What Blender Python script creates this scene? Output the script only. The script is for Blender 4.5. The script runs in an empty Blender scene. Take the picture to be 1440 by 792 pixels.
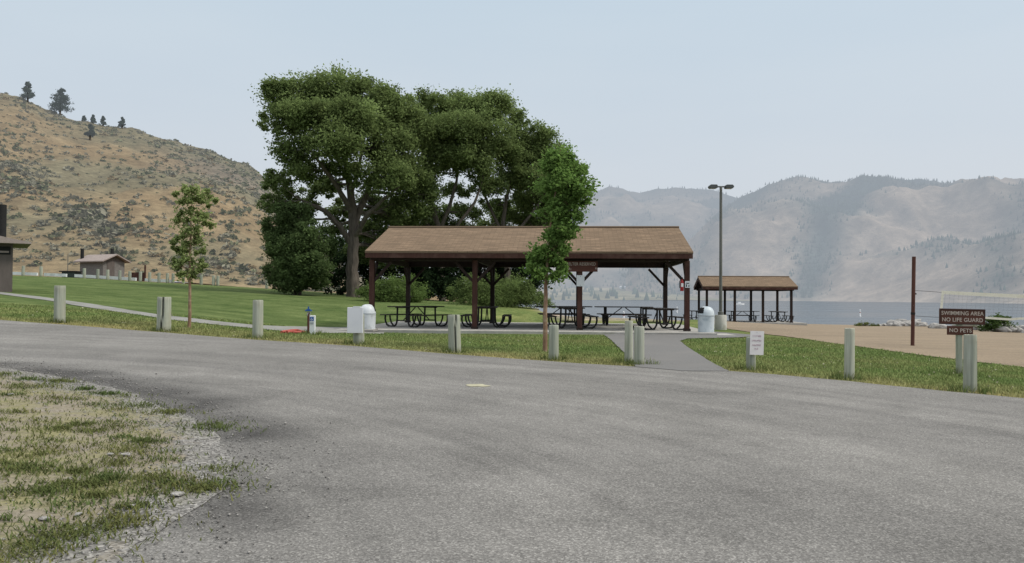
import bpy, math, random
import numpy as np
from mathutils import Vector, Matrix, noise
from mathutils.geometry import delaunay_2d_cdt

random.seed(7)
RNG = np.random.default_rng(7)
sc = bpy.context.scene
COL = sc.collection
R = math.radians

# ------------------------------------------------------------------ camera
F = 1100.0
cam_d = bpy.data.cameras.new('camera')
cam_d.sensor_width = 36.0
cam_d.lens = 36.0 * F / 1440.0
cam_d.clip_start = 0.05
cam_d.clip_end = 20000
cam = bpy.data.objects.new('camera', cam_d)
COL.objects.link(cam)
CAMZ = 1.3
cam.location = (0, 0, CAMZ)
cam.rotation_euler = (R(90 + 1.146), R(-0.4), 0)
sc.camera = cam
RM = np.array(cam.rotation_euler.to_matrix())


def ray(px, py):
    d = RM @ np.array([px - 720.0, 396.0 - py, -F])
    return d / d[1]


def at(px, py, D):
    d = ray(px, py)
    return np.array([d[0] * D, D, CAMZ + d[2] * D])


# ------------------------------------------------------------------ terrain height
_ctrl = []


def C(px, py, D):
    _ctrl.append(tuple(at(px, py, D)))


for p in [(0, 0, 0), (-3, 0, .04), (3, 0, 0), (0, 4, 0), (-3, 4, .04), (4, 4, 0), (0, 8, .03), (-5, 8, .2), (-6.8, 10.4, .3),
          (6, 8, -.03), (10, 8, -.05), (0, -12, 0), (-12, -12, .25), (12, -12, -.1), (-12, 4, .4), (14, 3, -.1),
          (-20, 10, .75), (-22, 18, .95), (22, 8, -.15), (-40, 0, 1.0), (40, 0, -.2), (-40, -40, .6), (40, -40, -.2),
          (0, -40, .1), (0, 12, .07), (-4, 13, .22), (18, 14, -.12), (40, 20, -.25), (45, 45, -.7), (60, 60, -.8)]:
    _ctrl.append(p)
for a in [(84, 454, 19.5), (231, 466, 18.8), (363, 476, 18.0), (500, 485, 17.2), (640, 496, 16.4), (779, 506, 15.6),
          (890, 514, 15.0), (1058, 520, 13.6), (1194, 534, 12.6), (1363, 552, 11.3),
          (90, 427, 26), (0, 413, 32), (230, 447, 22), (363, 460.5, 21.6), (440, 464.5, 22.6), (-150, 400, 36),
          (32, 388, 68), (118, 391.5, 68), (200, 396.5, 68), (290, 401, 68), (400, 410, 60), (520, 421, 50),
          (620, 427, 45), (700, 434, 42), (763, 454, 39), (-200, 380, 68),
          (150, 393, 82), (0, 386, 100), (250, 398, 110), (380, 408, 110), (500, 416, 110), (620, 420, 110), (-300, 375, 110),
          (1284, 487, 21.9), (1055, 455, 57), (1150, 458, 62), (1290, 460, 58), (1440, 469, 48), (1440, 517, 15.9),
          (1014, 464, 31.6), (1700, 480, 44)]:
    C(*a)
for px, D in [(530, 24.9), (650, 24.7), (760, 24.6), (860, 24.5), (1000, 24.4), (480, 30), (1010, 34)]:
    d = ray(px, 400)
    _ctrl.append((d[0] * D, D, .13))
for px, D, z in [(560, 36, .3), (650, 37, .2), (750, 36, .08), (850, 37, .08), (950, 36, .05)]:
    d = ray(px, 400)
    _ctrl.append((d[0] * D, D, z))
_ctrl = np.array(_ctrl)


def _phi(r2):
    return np.where(r2 > 1e-9, .5 * r2 * np.log(np.maximum(r2, 1e-9)), 0)


def _fit():
    n = len(_ctrl)
    xy = _ctrl[:, :2] / 10
    r2 = ((xy[:, None] - xy[None]) ** 2).sum(-1)
    A = np.zeros((n + 3, n + 3))
    A[:n, :n] = _phi(r2) + np.eye(n) * .012
    A[:n, n] = 1
    A[:n, n + 1:] = xy
    A[n:, :n] = A[:n, n:].T
    b = np.zeros(n + 3)
    b[:n] = _ctrl[:, 2]
    return xy, np.linalg.solve(A, b)


_XY, _W = _fit()
_SB = [-9999, 560, 680, 745, 768, 800, 960, 985, 1060, 1150, 1250, 1300, 1440, 1700, 9999]
_SD = [900, 400, 120, 50, 43, 42, 44, 60, 66, 66, 63, 61, 51, 50, 50]
WATER_Z = -1.6


def shore_d(x, y):
    b = 720 + F * x / np.maximum(y, 1)
    return np.interp(b, _SB, _SD)


def H(x, y):
    x = np.atleast_1d(np.asarray(x, float))
    y = np.atleast_1d(np.asarray(y, float))
    out = np.empty(len(x))
    for s in range(0, len(x), 20000):
        q = np.stack([np.clip(x[s:s + 20000], -75, 60), np.clip(y[s:s + 20000], -40, 115)], 1) / 10
        r2 = ((q[:, None] - _XY[None]) ** 2).sum(-1)
        out[s:s + 20000] = _phi(r2) @ _W[:-3] + _W[-3] + q @ _W[-2:]
    d = y - shore_d(x, y)
    t = np.clip(d / 6, 0, 1)
    t = np.where(y > 25, t * t * (3 - 2 * t), 0)
    return out * (1 - t) + t * (-3.2)


def h(x, y):
    return float(H(x, y)[0])


def ground_at(px, py, d0=2.5, d1=150):
    D = np.concatenate([np.arange(d0, 30, .05), np.arange(30, d1, .2)])
    d = ray(px, py)
    f = CAMZ + d[2] * D - H(d[0] * D, D)
    i = np.argmax(f < 0)
    if f[i] >= 0:
        i = len(D) - 1
    return np.array([d[0] * D[i], D[i], h(d[0] * D[i], D[i])])


def on(px, D):
    d = ray(px, 420)
    return np.array([d[0] * D, D, h(d[0] * D, D)])


# ------------------------------------------------------------------ materials
def hexlin(r, g, b):
    f = lambda c: (c / 255 / 12.92) if c / 255 <= .04045 else ((c / 255 + .055) / 1.055) ** 2.4
    return (f(r), f(g), f(b), 1)


def new_mat(name):
    m = bpy.data.materials.new(name)
    m.use_nodes = True
    nt = m.node_tree
    b = nt.nodes['Principled BSDF']
    b.inputs['Specular IOR Level'].default_value = .25
    return m, nt, b


def N(nt, t, **kw):
    n = nt.nodes.new(t)
    for k, v in kw.items():
        setattr(n, k, v)
    return n


def L(nt, a, b):
    nt.links.new(a, b)


def ramp(nt, fac, stops):
    r = N(nt, 'ShaderNodeValToRGB')
    e = r.color_ramp.elements
    while len(e) < len(stops):
        e.new(.5)
    for i, (p, c) in enumerate(stops):
        e[i].position = p
        e[i].color = c if len(c) == 4 else (*c, 1)
    L(nt, fac, r.inputs[0])
    return r.outputs[0]


def tex(nt, scale, detail=4, rough=.55, coord='Object', stretch=None, dist=0):
    tc = N(nt, 'ShaderNodeTexCoord')
    src = tc.outputs[coord]
    if stretch:
        mp = N(nt, 'ShaderNodeMapping')
        mp.inputs['Scale'].default_value = stretch
        L(nt, src, mp.inputs[0])
        src = mp.outputs[0]
    n = N(nt, 'ShaderNodeTexNoise')
    n.inputs['Scale'].default_value = scale
    n.inputs['Detail'].default_value = detail
    n.inputs['Roughness'].default_value = rough
    n.inputs['Distortion'].default_value = dist
    L(nt, src, n.inputs['Vector'])
    return n.outputs[0]


def mix(nt, fac, a, b, mode='MIX'):
    m = N(nt, 'ShaderNodeMix', data_type='RGBA', blend_type=mode)
    for sock, v in ((m.inputs[0], fac), (m.inputs[6], a), (m.inputs[7], b)):
        if hasattr(v, 'is_linked'):
            L(nt, v, sock)
        else:
            sock.default_value = v
    return m.outputs[2]


def bump(nt, b, hsock, strength=.3, dist=.02):
    n = N(nt, 'ShaderNodeBump')
    n.inputs['Strength'].default_value = strength
    n.inputs['Distance'].default_value = dist
    L(nt, hsock, n.inputs['Height'])
    L(nt, n.outputs[0], b.inputs['Normal'])


def mottled(name, c1, c2, scale=3, rough=.8, stretch=None, bs=.2, bd=.01, c3=None, scale2=None, detail=5, metal=0):
    m, nt, b = new_mat(name)
    t = tex(nt, scale, detail, .6, stretch=stretch)
    c = ramp(nt, t, [(.3, c1), (.7, c2)])
    if c3:
        t2 = tex(nt, scale2 or scale * .3, 3)
        c = mix(nt, ramp(nt, t2, [(.5, (0, 0, 0)), (.68, (1, 1, 1))]), c, c3)
    L(nt, c, b.inputs['Base Color'])
    b.inputs['Roughness'].default_value = rough
    b.inputs['Metallic'].default_value = metal
    if bs:
        bump(nt, b, t, bs, bd)
    return m


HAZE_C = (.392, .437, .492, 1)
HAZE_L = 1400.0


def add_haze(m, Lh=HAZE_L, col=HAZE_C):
    """haze painted into far surfaces as emission: grows with the distance from the world origin"""
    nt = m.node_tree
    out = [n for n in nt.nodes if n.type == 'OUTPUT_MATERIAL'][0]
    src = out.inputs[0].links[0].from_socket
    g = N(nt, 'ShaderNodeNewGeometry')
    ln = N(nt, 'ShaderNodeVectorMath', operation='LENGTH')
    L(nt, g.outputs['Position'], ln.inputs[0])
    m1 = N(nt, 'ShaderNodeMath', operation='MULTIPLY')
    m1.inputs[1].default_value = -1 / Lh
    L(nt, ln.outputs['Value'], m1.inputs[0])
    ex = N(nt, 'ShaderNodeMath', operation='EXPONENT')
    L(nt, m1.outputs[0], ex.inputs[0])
    em = N(nt, 'ShaderNodeEmission')  # flat glow standing in for hazy air, blended over the surface colour
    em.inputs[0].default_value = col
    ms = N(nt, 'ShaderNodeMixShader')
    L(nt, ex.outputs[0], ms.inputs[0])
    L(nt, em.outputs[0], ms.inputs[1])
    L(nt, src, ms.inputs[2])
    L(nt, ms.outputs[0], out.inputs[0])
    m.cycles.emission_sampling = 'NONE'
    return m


def attr_col(nt, name='col'):
    a = N(nt, 'ShaderNodeAttribute', attribute_name=name)
    return a.outputs['Color']


def leaf_mat(name, trans=.48):
    m, nt, b = new_mat(name)
    nt.nodes.remove(b)
    c = attr_col(nt)
    d = N(nt, 'ShaderNodeBsdfDiffuse')
    t = N(nt, 'ShaderNodeBsdfTranslucent')
    s = N(nt, 'ShaderNodeMixShader')
    s.inputs[0].default_value = trans
    L(nt, c, d.inputs[0])
    L(nt, c, t.inputs[0])
    L(nt, d.outputs[0], s.inputs[1])
    L(nt, t.outputs[0], s.inputs[2])
    L(nt, s.outputs[0], nt.nodes['Material Output'].inputs[0])
    return m


M = {}
M['leaf'] = leaf_mat('leaf')
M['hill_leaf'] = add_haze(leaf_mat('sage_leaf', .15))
M['blade'] = leaf_mat('grass_blade', .3)
M['bark'] = mottled('bark', (.06, .05, .042), (.14, .12, .10), 6, .95, (1, 1, .25), .6, .03)
M['young_bark'] = mottled('young_bark', (.17, .10, .065), (.26, .165, .11), 14, .8, (1, 1, .4), .2, .005, (.35, .28, .2, 1), 5)
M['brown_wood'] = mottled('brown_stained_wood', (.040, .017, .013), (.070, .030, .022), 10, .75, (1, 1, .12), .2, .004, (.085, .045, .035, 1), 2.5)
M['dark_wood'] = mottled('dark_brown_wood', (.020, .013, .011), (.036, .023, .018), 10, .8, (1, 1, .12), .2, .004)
M['table_wood'] = mottled('dark_table_planks', (.022, .018, .016), (.042, .035, .030), 14, .6, (.15, 1, 1), .2, .004)
M['black_steel'] = mottled('black_steel_tube', (.012, .012, .012), (.022, .021, .02), 8, .45, None, 0)
M['concrete'] = mottled('concrete', (.30, .29, .27), (.42, .41, .385), 4, .9, None, .15, .004, (.27, .26, .24, 1), .8)
M['walk_asphalt'] = mottled('walk_asphalt', (.115, .113, .112), (.175, .172, .168), 30, .9, None, .2, .004, (.16, .155, .15, 1), .7)
M['white_paint'] = mottled('white_paint', (.60, .63, .65), (.70, .72, .74), 5, .5, None, .05, .003, (.50, .52, .53, 1), 2.2)
M['white_board'] = mottled('white_board', (.58, .60, .64), (.66, .68, .71), 3, .6, None, .05, .003)
M['notice_paper'] = mottled('notice_paper', (.66, .63, .65), (.76, .73, .74), 8, .7, None, 0)
M['can_paint'] = mottled('pale_blue_painted_metal', (.47, .525, .57), (.56, .615, .65), 3, .45, (1, 1, .3), .05, .004, (.36, .42, .47, 1), 4)
M['can_white'] = mottled('white_painted_metal', (.52, .56, .60), (.62, .65, .68), 3, .45, (1, 1, .3), .05, .004, (.42, .45, .46, 1), 4)
M['dark_gap'] = mottled('dark_opening', (.012, .013, .014), (.02, .02, .02), 5, .8, None, 0)
M['sign_brown'] = mottled('sign_brown', (.075, .030, .022), (.105, .042, .032), 9, .7, (.2, 1, 1), .15, .003)
M['sign_dark'] = mottled('sign_frame', (.045, .022, .018), (.06, .03, .025), 9, .7, None, 0)
M['sign_cream'] = mottled('sign_lettering', (.40, .34, .31), (.50, .43, .39), 12, .7, None, 0)
M['pink_print'] = mottled('faded_print', (.40, .28, .34), (.50, .36, .42), 20, .8, None, 0)
M['blue_sign'] = mottled('blue_sign', (.015, .07, .26), (.03, .11, .34), 8, .5, None, 0)
M['red_paint'] = mottled('red_paint', (.28, .02, .02), (.36, .03, .03), 8, .4, None, 0)
M['red_hose'] = mottled('red_hose', (.30, .06, .045), (.42, .10, .08), 12, .6, None, 0)
M['pole_steel'] = mottled('painted_pole', (.105, .11, .10), (.15, .155, .145), 3, .5, (1, 1, .2), .05, .004)
M['lamp_head'] = mottled('lamp_housing', (.06, .066, .068), (.10, .108, .11), 6, .4, None, 0)
M['lens'] = mottled('lamp_lens', (.28, .31, .33), (.36, .39, .41), 6, .3, None, 0)
M['rust_steel'] = mottled('rust_brown_pole', (.065, .026, .02), (.10, .042, .032), 6, .7, (1, 1, .2), .1, .004)
M['net_tape'] = mottled('net_tape', (.70, .68, .57), (.80, .78, .68), 6, .8, None, 0)
M['net_cord'] = mottled('net_cord', (.03, .03, .03), (.05, .05, .05), 6, .8, None, 0)
M['rock'] = mottled('shore_rock', (.22, .21, .20), (.44, .43, .41), 2.5, .9, None, .5, .05, (.2, .19, .185, 1), 1.1)
M['white_plastic'] = mottled('white_plastic', (.72, .73, .74), (.8, .8, .8), 4, .4, None, 0)
M['taupe_wall'] = mottled('taupe_wall', (.095, .082, .076), (.125, .108, .10), 6, .9, (1, 1, .3), .2, .01)
M['stone_wall'] = mottled('pale_stone_wall', (.13, .125, .12), (.19, .18, .17), 3, .9, (1, 1, 2), .3, .02)
M['roof_grey'] = mottled('grey_brown_roof', (.24, .20, .185), (.31, .265, .245), 4, .85, None, .15, .01)
M['cover_green'] = mottled('dark_green_metal', (.025, .04, .038), (.045, .06, .056), 4, .6, None, 0)
M['sill'] = mottled('weathered_concrete', (.36, .36, .33), (.48, .48, .44), 7, .9, (1, 1, .4), .2, .006, (.30, .30, .25, 1), 3)


def post_material():
    m, nt, b = new_mat('weathered_pale_green_post')
    t = tex(nt, 22, 5, .6, stretch=(1, 1, .06))
    c = ramp(nt, t, [(.3, (.25, .275, .23)), (.72, (.46, .485, .42))])
    t2 = tex(nt, 2.2, 3)
    c = mix(nt, ramp(nt, t2, [(.45, (0, 0, 0)), (.7, (1, 1, 1))]), c, (.33, .32, .26, 1))
    oi = N(nt, 'ShaderNodeObjectInfo')
    v = ramp(nt, oi.outputs['Random'], [(0, (.74, .75, .73)), (1, (1.05, 1.03, 1.0))])
    c = mix(nt, 1.0, c, v, 'MULTIPLY')
    c = mix(nt, attr_col(nt, 'crack'), c, (.02, .02, .018, 1))
    tc = N(nt, 'ShaderNodeTexCoord')
    sx = N(nt, 'ShaderNodeSeparateXYZ')
    L(nt, tc.outputs['Object'], sx.inputs[0])
    foot = ramp(nt, sx.outputs['Z'], [(0.02, (.9, .9, .9)), (.2, (0, 0, 0))])
    c = mix(nt, foot, c, (.16, .165, .10, 1))
    L(nt, c, b.inputs['Base Color'])
    b.inputs['Roughness'].default_value = .9
    bump(nt, b, t, .35, .006)
    return m


M['post'] = post_material()


def shingle_material():
    m, nt, b = new_mat('brown_shingles')
    tc = N(nt, 'ShaderNodeTexCoord')
    mp = N(nt, 'ShaderNodeMapping')
    mp.inputs['Scale'].default_value = (1, 1, 1)
    L(nt, tc.outputs['UV'], mp.inputs[0])
    br = N(nt, 'ShaderNodeTexBrick', offset=.5)
    br.inputs['Color1'].default_value = (.13, .09, .06, 1)
    br.inputs['Color2'].default_value = (.32, .225, .15, 1)
    br.inputs['Mortar'].default_value = (.07, .05, .036, 1)
    br.inputs['Scale'].default_value = 1
    br.inputs['Mortar Size'].default_value = .012
    br.inputs['Brick Width'].default_value = .33
    br.inputs['Row Height'].default_value = .15
    L(nt, mp.outputs[0], br.inputs[0])
    t = tex(nt, 1.6, 6, .7, coord='UV', stretch=(.7, 3.2, 1))
    c = mix(nt, ramp(nt, t, [(.42, (0, 0, 0)), (.58, (.95, .95, .95))]), br.outputs[0], (.10, .072, .050, 1))
    t3 = tex(nt, 60, 2, .6, coord='UV')
    c = mix(nt, .35, c, ramp(nt, t3, [(.3, (.075, .054, .038)), (.7, (.28, .21, .145))]))
    L(nt, c, b.inputs['Base Color'])
    b.inputs['Roughness'].default_value = .95
    b.inputs['Specular IOR Level'].default_value = .1
    bump(nt, b, br.outputs[1], -.4, .015)
    return m


M['shingle'] = shingle_material()


def asphalt_material():
    m, nt, b = new_mat('chip_seal_asphalt')
    v = N(nt, 'ShaderNodeTexVoronoi', feature='F1')
    tc = N(nt, 'ShaderNodeTexCoord')
    v.inputs['Scale'].default_value = 105
    L(nt, tc.outputs['Object'], v.inputs['Vector'])
    hs = N(nt, 'ShaderNodeSeparateColor')
    L(nt, v.outputs['Color'], hs.inputs[0])
    stone = ramp(nt, hs.outputs[0], [(0, (.075, .072, .069)), (.45, (.150, .145, .139)), (.8, (.215, .209, .20)), (1, (.41, .40, .38))])
    grit = tex(nt, 70, 6, .8)
    stone = mix(nt, .5, stone, ramp(nt, grit, [(.32, (.06, .058, .056)), (.5, (.15, .146, .141)), (.66, (.33, .32, .308))]))
    big = tex(nt, .35, 5, .6)
    dst = N(nt, 'ShaderNodeVectorMath', operation='DISTANCE')
    L(nt, tc.outputs['Object'], dst.inputs[0])
    dst.inputs[1].default_value = (-7.5, 1.5, 0)
    sxy = N(nt, 'ShaderNodeSeparateXYZ')
    L(nt, tc.outputs['Object'], sxy.inputs[0])
    mm = N(nt, 'ShaderNodeMath', operation='MULTIPLY')
    mm.inputs[1].default_value = .045
    L(nt, sxy.outputs['X'], mm.inputs[0])
    cmb = N(nt, 'ShaderNodeCombineXYZ')
    L(nt, dst.outputs['Value'], cmb.inputs[0])
    L(nt, mm.outputs[0], cmb.inputs[1])
    wn = N(nt, 'ShaderNodeTexNoise')
    wn.inputs['Scale'].default_value = 1.6
    wn.inputs['Detail'].default_value = 5
    wn.inputs['Roughness'].default_value = .65
    L(nt, cmb.outputs[0], wn.inputs['Vector'])
    wheel = ramp(nt, wn.outputs[0], [(.36, (.85, .85, .855)), (.5, (1, 1, 1)), (.66, (1.12, 1.12, 1.115))])
    patch = tex(nt, .9, 6, .7, dist=.6)
    patch = ramp(nt, patch, [(.34, (.86, .86, .86)), (.5, (1, 1, 1)), (.68, (1.06, 1.06, 1.06))])
    c = mix(nt, 1, stone, ramp(nt, big, [(.3, (.92, .92, .915)), (.7, (1.19, 1.19, 1.18))]), 'MULTIPLY')
    streak = tex(nt, .9, 4, .6, stretch=(.25, 1.3, 1))
    c = mix(nt, 1, c, ramp(nt, streak, [(.35, (.90, .90, .90)), (.7, (1.07, 1.07, 1.07))]), 'MULTIPLY')
    c = mix(nt, 1, mix(nt, 1, c, wheel, 'MULTIPLY'), patch, 'MULTIPLY')
    c = mix(nt, attr_col(nt, 'dark'), c, mix(nt, 1, c, (.34, .34, .35, 1), 'MULTIPLY'))
    L(nt, c, b.inputs['Base Color'])
    b.inputs['Roughness'].default_value = .95
    b.inputs['Specular IOR Level'].default_value = .15
    bump(nt, b, grit, .35, .006)
    return m


M['asphalt'] = asphalt_material()


def lawn_material():
    m, nt, b = new_mat('lawn')
    base = attr_col(nt)
    t1 = tex(nt, .8, 6, .65, dist=.3)
    t2 = tex(nt, 7, 5, .7)
    t3 = tex(nt, 45, 4, .7)
    c = mix(nt, 1, base, ramp(nt, t1, [(.32, (.62, .70, .6)), (.68, (1.38, 1.25, 1.3))]), 'MULTIPLY')
    c = mix(nt, 1, c, ramp(nt, t2, [(.3, (.72, .74, .7)), (.7, (1.28, 1.25, 1.3))]), 'MULTIPLY')
    c = mix(nt, 1, c, ramp(nt, t3, [(.3, (.6, .6, .6)), (.7, (1.4, 1.4, 1.4))]), 'MULTIPLY')
    t4 = tex(nt, .5, 4, .6, stretch=(.35, 1.6, 1), dist=.2)
    c = mix(nt, 1, c, ramp(nt, t4, [(.35, (.78, .82, .78)), (.65, (1.2, 1.16, 1.2))]), 'MULTIPLY')
    L(nt, c, b.inputs['Base Color'])
    b.inputs['Roughness'].default_value = 1
    b.inputs['Specular IOR Level'].default_value = .05
    bump(nt, b, mix(nt, .5, t2, t3), .8, .05)
    return m


M['lawn'] = lawn_material()


def sand_material():
    m, nt, b = new_mat('beach_sand')
    t1 = tex(nt, .5, 5, .6, stretch=(.5, 1.6, 1))
    t2 = tex(nt, 10, 5, .7)
    c = ramp(nt, t1, [(.3, (.20, .158, .112)), (.7, (.27, .214, .152))])
    c = mix(nt, 1, c, ramp(nt, t2, [(.3, (.82, .82, .82)), (.7, (1.15, 1.15, 1.15))]), 'MULTIPLY')
    L(nt, c, b.inputs['Base Color'])
    b.inputs['Roughness'].default_value = 1
    bump(nt, b, t2, .7, .06)
    return m


M['sand'] = sand_material()


def verge_material():
    m, nt, b = new_mat('dirt_and_gravel')
    v = N(nt, 'ShaderNodeTexVoronoi', feature='F1')
    tc = N(nt, 'ShaderNodeTexCoord')
    v.inputs['Scale'].default_value = 55
    L(nt, tc.outputs['Object'], v.inputs['Vector'])
    hs = N(nt, 'ShaderNodeSeparateColor')
    L(nt, v.outputs['Color'], hs.inputs[0])
    gravel = ramp(nt, hs.outputs[0], [(0, (.09, .087, .083)), (.5, (.19, .184, .176)), (.85, (.255, .247, .235)), (1, (.36, .348, .33))])
    t = tex(nt, 2.2, 6, .7)
    t5 = tex(nt, 30, 4, .7)
    dirt = ramp(nt, t5, [(.3, (.16, .138, .10)), (.7, (.29, .252, .195))])
    a = attr_col(nt, 'inner')
    # inner raises dirt over gravel
    f = mix(nt, .5, a, ramp(nt, t, [(.35, (0, 0, 0)), (.65, (1, 1, 1))]))
    c = mix(nt, ramp(nt, f, [(.45, (0, 0, 0)), (.62, (.85, .85, .85))]), gravel, dirt)
    moss = tex(nt, 1.7, 6, .7, dist=.4)
    f2 = mix(nt, 1, a, ramp(nt, moss, [(.44, (0, 0, 0)), (.60, (1, 1, 1))]), 'MULTIPLY')
    c = mix(nt, mix(nt, 1, f2, (.75, .75, .75, 1), 'MULTIPLY'), c, ramp(nt, t5, [(.3, (.125, .125, .052)), (.7, (.28, .265, .125))]))
    L(nt, c, b.inputs['Base Color'])
    b.inputs['Roughness'].default_value = 1
    b.inputs['Specular IOR Level'].default_value = .1
    bump(nt, b, mix(nt, .5, t5, v.outputs['Distance']), .5, .01)
    return m


M['verge'] = verge_material()


def hill_material(name, noise_sets, hz=True):
    m, nt, b = new_mat(name)
    c = attr_col(nt)
    for sc_, st, lo, hi in noise_sets:
        t = tex(nt, sc_, 6, .68, stretch=st, dist=.2)
        c = mix(nt, 1, c, ramp(nt, t, [(.3, (lo, lo, lo)), (.7, (hi, hi, hi))]), 'MULTIPLY')
    L(nt, c, b.inputs['Base Color'])
    b.inputs['Roughness'].default_value = 1
    b.inputs['Specular IOR Level'].default_value = 0
    t = tex(nt, noise_sets[-1][0], 6, .7)
    bump(nt, b, t, .6, .4 if 'hill' in name else 6)
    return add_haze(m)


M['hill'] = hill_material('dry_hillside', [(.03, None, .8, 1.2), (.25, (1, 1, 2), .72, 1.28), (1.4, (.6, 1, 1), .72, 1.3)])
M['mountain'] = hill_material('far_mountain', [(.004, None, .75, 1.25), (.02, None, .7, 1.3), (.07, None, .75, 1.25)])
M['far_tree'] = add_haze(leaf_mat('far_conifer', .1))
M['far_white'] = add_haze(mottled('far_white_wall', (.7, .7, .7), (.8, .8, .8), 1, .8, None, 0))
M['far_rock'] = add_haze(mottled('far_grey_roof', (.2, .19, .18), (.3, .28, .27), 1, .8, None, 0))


def water_material():
    m, nt, b = new_mat('lake_water')
    b.inputs['Base Color'].default_value = (.045, .06, .075, 1)
    b.inputs['Roughness'].default_value = .18
    b.inputs['IOR'].default_value = 1.33
    b.inputs['Specular IOR Level'].default_value = .5
    t = tex(nt, 1.1, 6, .65, stretch=(.6, 1.4, 1))
    t2 = tex(nt, .06, 4, .6, stretch=(.4, 1.6, 1))
    bump(nt, b, mix(nt, .5, t, t2), .35, .4)
    r = ramp(nt, t2, [(.35, (.10, .10, .10)), (.7, (.30, .30, .30))])
    L(nt, r, b.inputs['Roughness'])
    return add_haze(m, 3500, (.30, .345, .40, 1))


M['water'] = water_material()


# ------------------------------------------------------------------ object helpers
def tag(o, label=None, cat=None, group=None, kind=None):
    if label:
        o['label'] = label
    if cat:
        o['category'] = cat
    if group:
        o['group'] = group
    if kind:
        o['kind'] = kind
    return o


def thing(name, label, cat, loc=(0, 0, 0), rz=0, group=None):
    o = bpy.data.objects.new(name, None)
    o.empty_display_size = .3
    COL.objects.link(o)
    o.location = tuple(float(v) for v in loc)
    o.rotation_euler = (0, 0, rz)
    return tag(o, label, cat, group)


def dup(root, loc, rz, label, group=None):
    r = root.copy()
    COL.objects.link(r)
    r.location = tuple(float(v) for v in loc)
    r.rotation_euler = (0, 0, rz)
    r['label'] = label
    if group:
        r['group'] = group
    for ch in list(root.children):
        c = ch.copy()
        COL.objects.link(c)
        c.parent = r
        for g in list(ch.children):
            d = g.copy()
            COL.objects.link(d)
            d.parent = c
    return r


class MB:
    def __init__(s):
        s.v = []
        s.f = []
        s.n = 0
        s.uv = None

    def add(s, v, f):
        v = np.asarray(v, float)
        s.f += [tuple(i + s.n for i in q) for q in f]
        s.v.append(v)
        s.n += len(v)
        return s

    def box(s, c, d, rz=0, rot=None):
        x, y, z = d[0] / 2, d[1] / 2, d[2] / 2
        v = np.array([(-x, -y, -z), (x, -y, -z), (x, y, -z), (-x, y, -z), (-x, -y, z), (x, -y, z), (x, y, z), (-x, y, z)])
        m = np.array(rot) if rot is not None else np.array(Matrix.Rotation(rz, 3, 'Z'))
        return s.add(v @ m.T + np.array(c), [(3, 2, 1, 0), (4, 5, 6, 7), (0, 1, 5, 4), (1, 2, 6, 5), (2, 3, 7, 6), (3, 0, 4, 7)])

    def beam(s, a, b, w, t, up=(0, 0, 1)):
        a, b = Vector(a), Vector(b)
        d = (b - a)
        x = d.normalized()
        y = Vector(up).cross(x)
        if y.length < 1e-4:
            y = Vector((0, 1, 0))
        y.normalize()
        z = x.cross(y)
        m = Matrix((x, y, z)).transposed()
        return s.box((a + b) / 2, (d.length, w, t), rot=m)

    def tube(s, pts, rad, n=8, cap=True):
        pts = [Vector(p) for p in pts]
        if not hasattr(rad, '__len__'):
            rad = [rad] * len(pts)
        vs, fs = [], []
        ref = None
        for i, p in enumerate(pts):
            a = pts[max(i - 1, 0)]
            b = pts[min(i + 1, len(pts) - 1)]
            t = (b - a).normalized()
            if ref is None:
                ref = t.orthogonal().normalized()
            ref = (ref - t * ref.dot(t)).normalized()
            bt = t.cross(ref)
            for k in range(n):
                an = 2 * math.pi * k / n
                vs.append(p + (ref * math.cos(an) + bt * math.sin(an)) * rad[i])
        for i in range(len(pts) - 1):
            for k in range(n):
                k2 = (k + 1) % n
                fs.append((i * n + k, i * n + k2, (i + 1) * n + k2, (i + 1) * n + k))
        if cap:
            fs.append(tuple(range(n))[::-1])
            fs.append(tuple((len(pts) - 1) * n + k for k in range(n)))
        return s.add([tuple(v) for v in vs], fs)

    def lathe(s, prof, n=24, c=(0, 0, 0)):
        vs = []
        for r, z in prof:
            for k in range(n):
                a = 2 * math.pi * k / n
                vs.append((c[0] + r * math.cos(a), c[1] + r * math.sin(a), c[2] + z))
        fs = []
        for i in range(len(prof) - 1):
            for k in range(n):
                k2 = (k + 1) % n
                fs.append((i * n + k, i * n + k2, (i + 1) * n + k2, (i + 1) * n + k))
        fs.append(tuple(range(n))[::-1])
        fs.append(tuple((len(prof) - 1) * n + k for k in range(n)))
        return s.add(vs, fs)

    def prism(s, poly, z0, z1):
        n = len(poly)
        vs = [(x, y, z0) for x, y in poly] + [(x, y, z1) for x, y in poly]
        fs = [tuple(range(n))[::-1], tuple(range(n, 2 * n))]
        for k in range(n):
            k2 = (k + 1) % n
            fs.append((k, k2, n + k2, n + k))
        return s.add(vs, fs)

    def build(s, name, mat, parent=None, smooth=False, bevel=0):
        me = bpy.data.meshes.new(name)
        v = np.concatenate(s.v)
        me.from_pydata(v.tolist(), [], s.f)
        if smooth:
            me.polygons.foreach_set('use_smooth', [True] * len(me.polygons))
            me.set_sharp_from_angle(angle=R(40))
        me.materials.append(mat)
        o = bpy.data.objects.new(name, me)
        COL.objects.link(o)
        if parent:
            o.parent = parent
        if bevel:
            b = o.modifiers.new('edge', 'BEVEL')
            b.width = bevel
            b.segments = 2
            b.limit_method = 'ANGLE'
        return o


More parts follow.
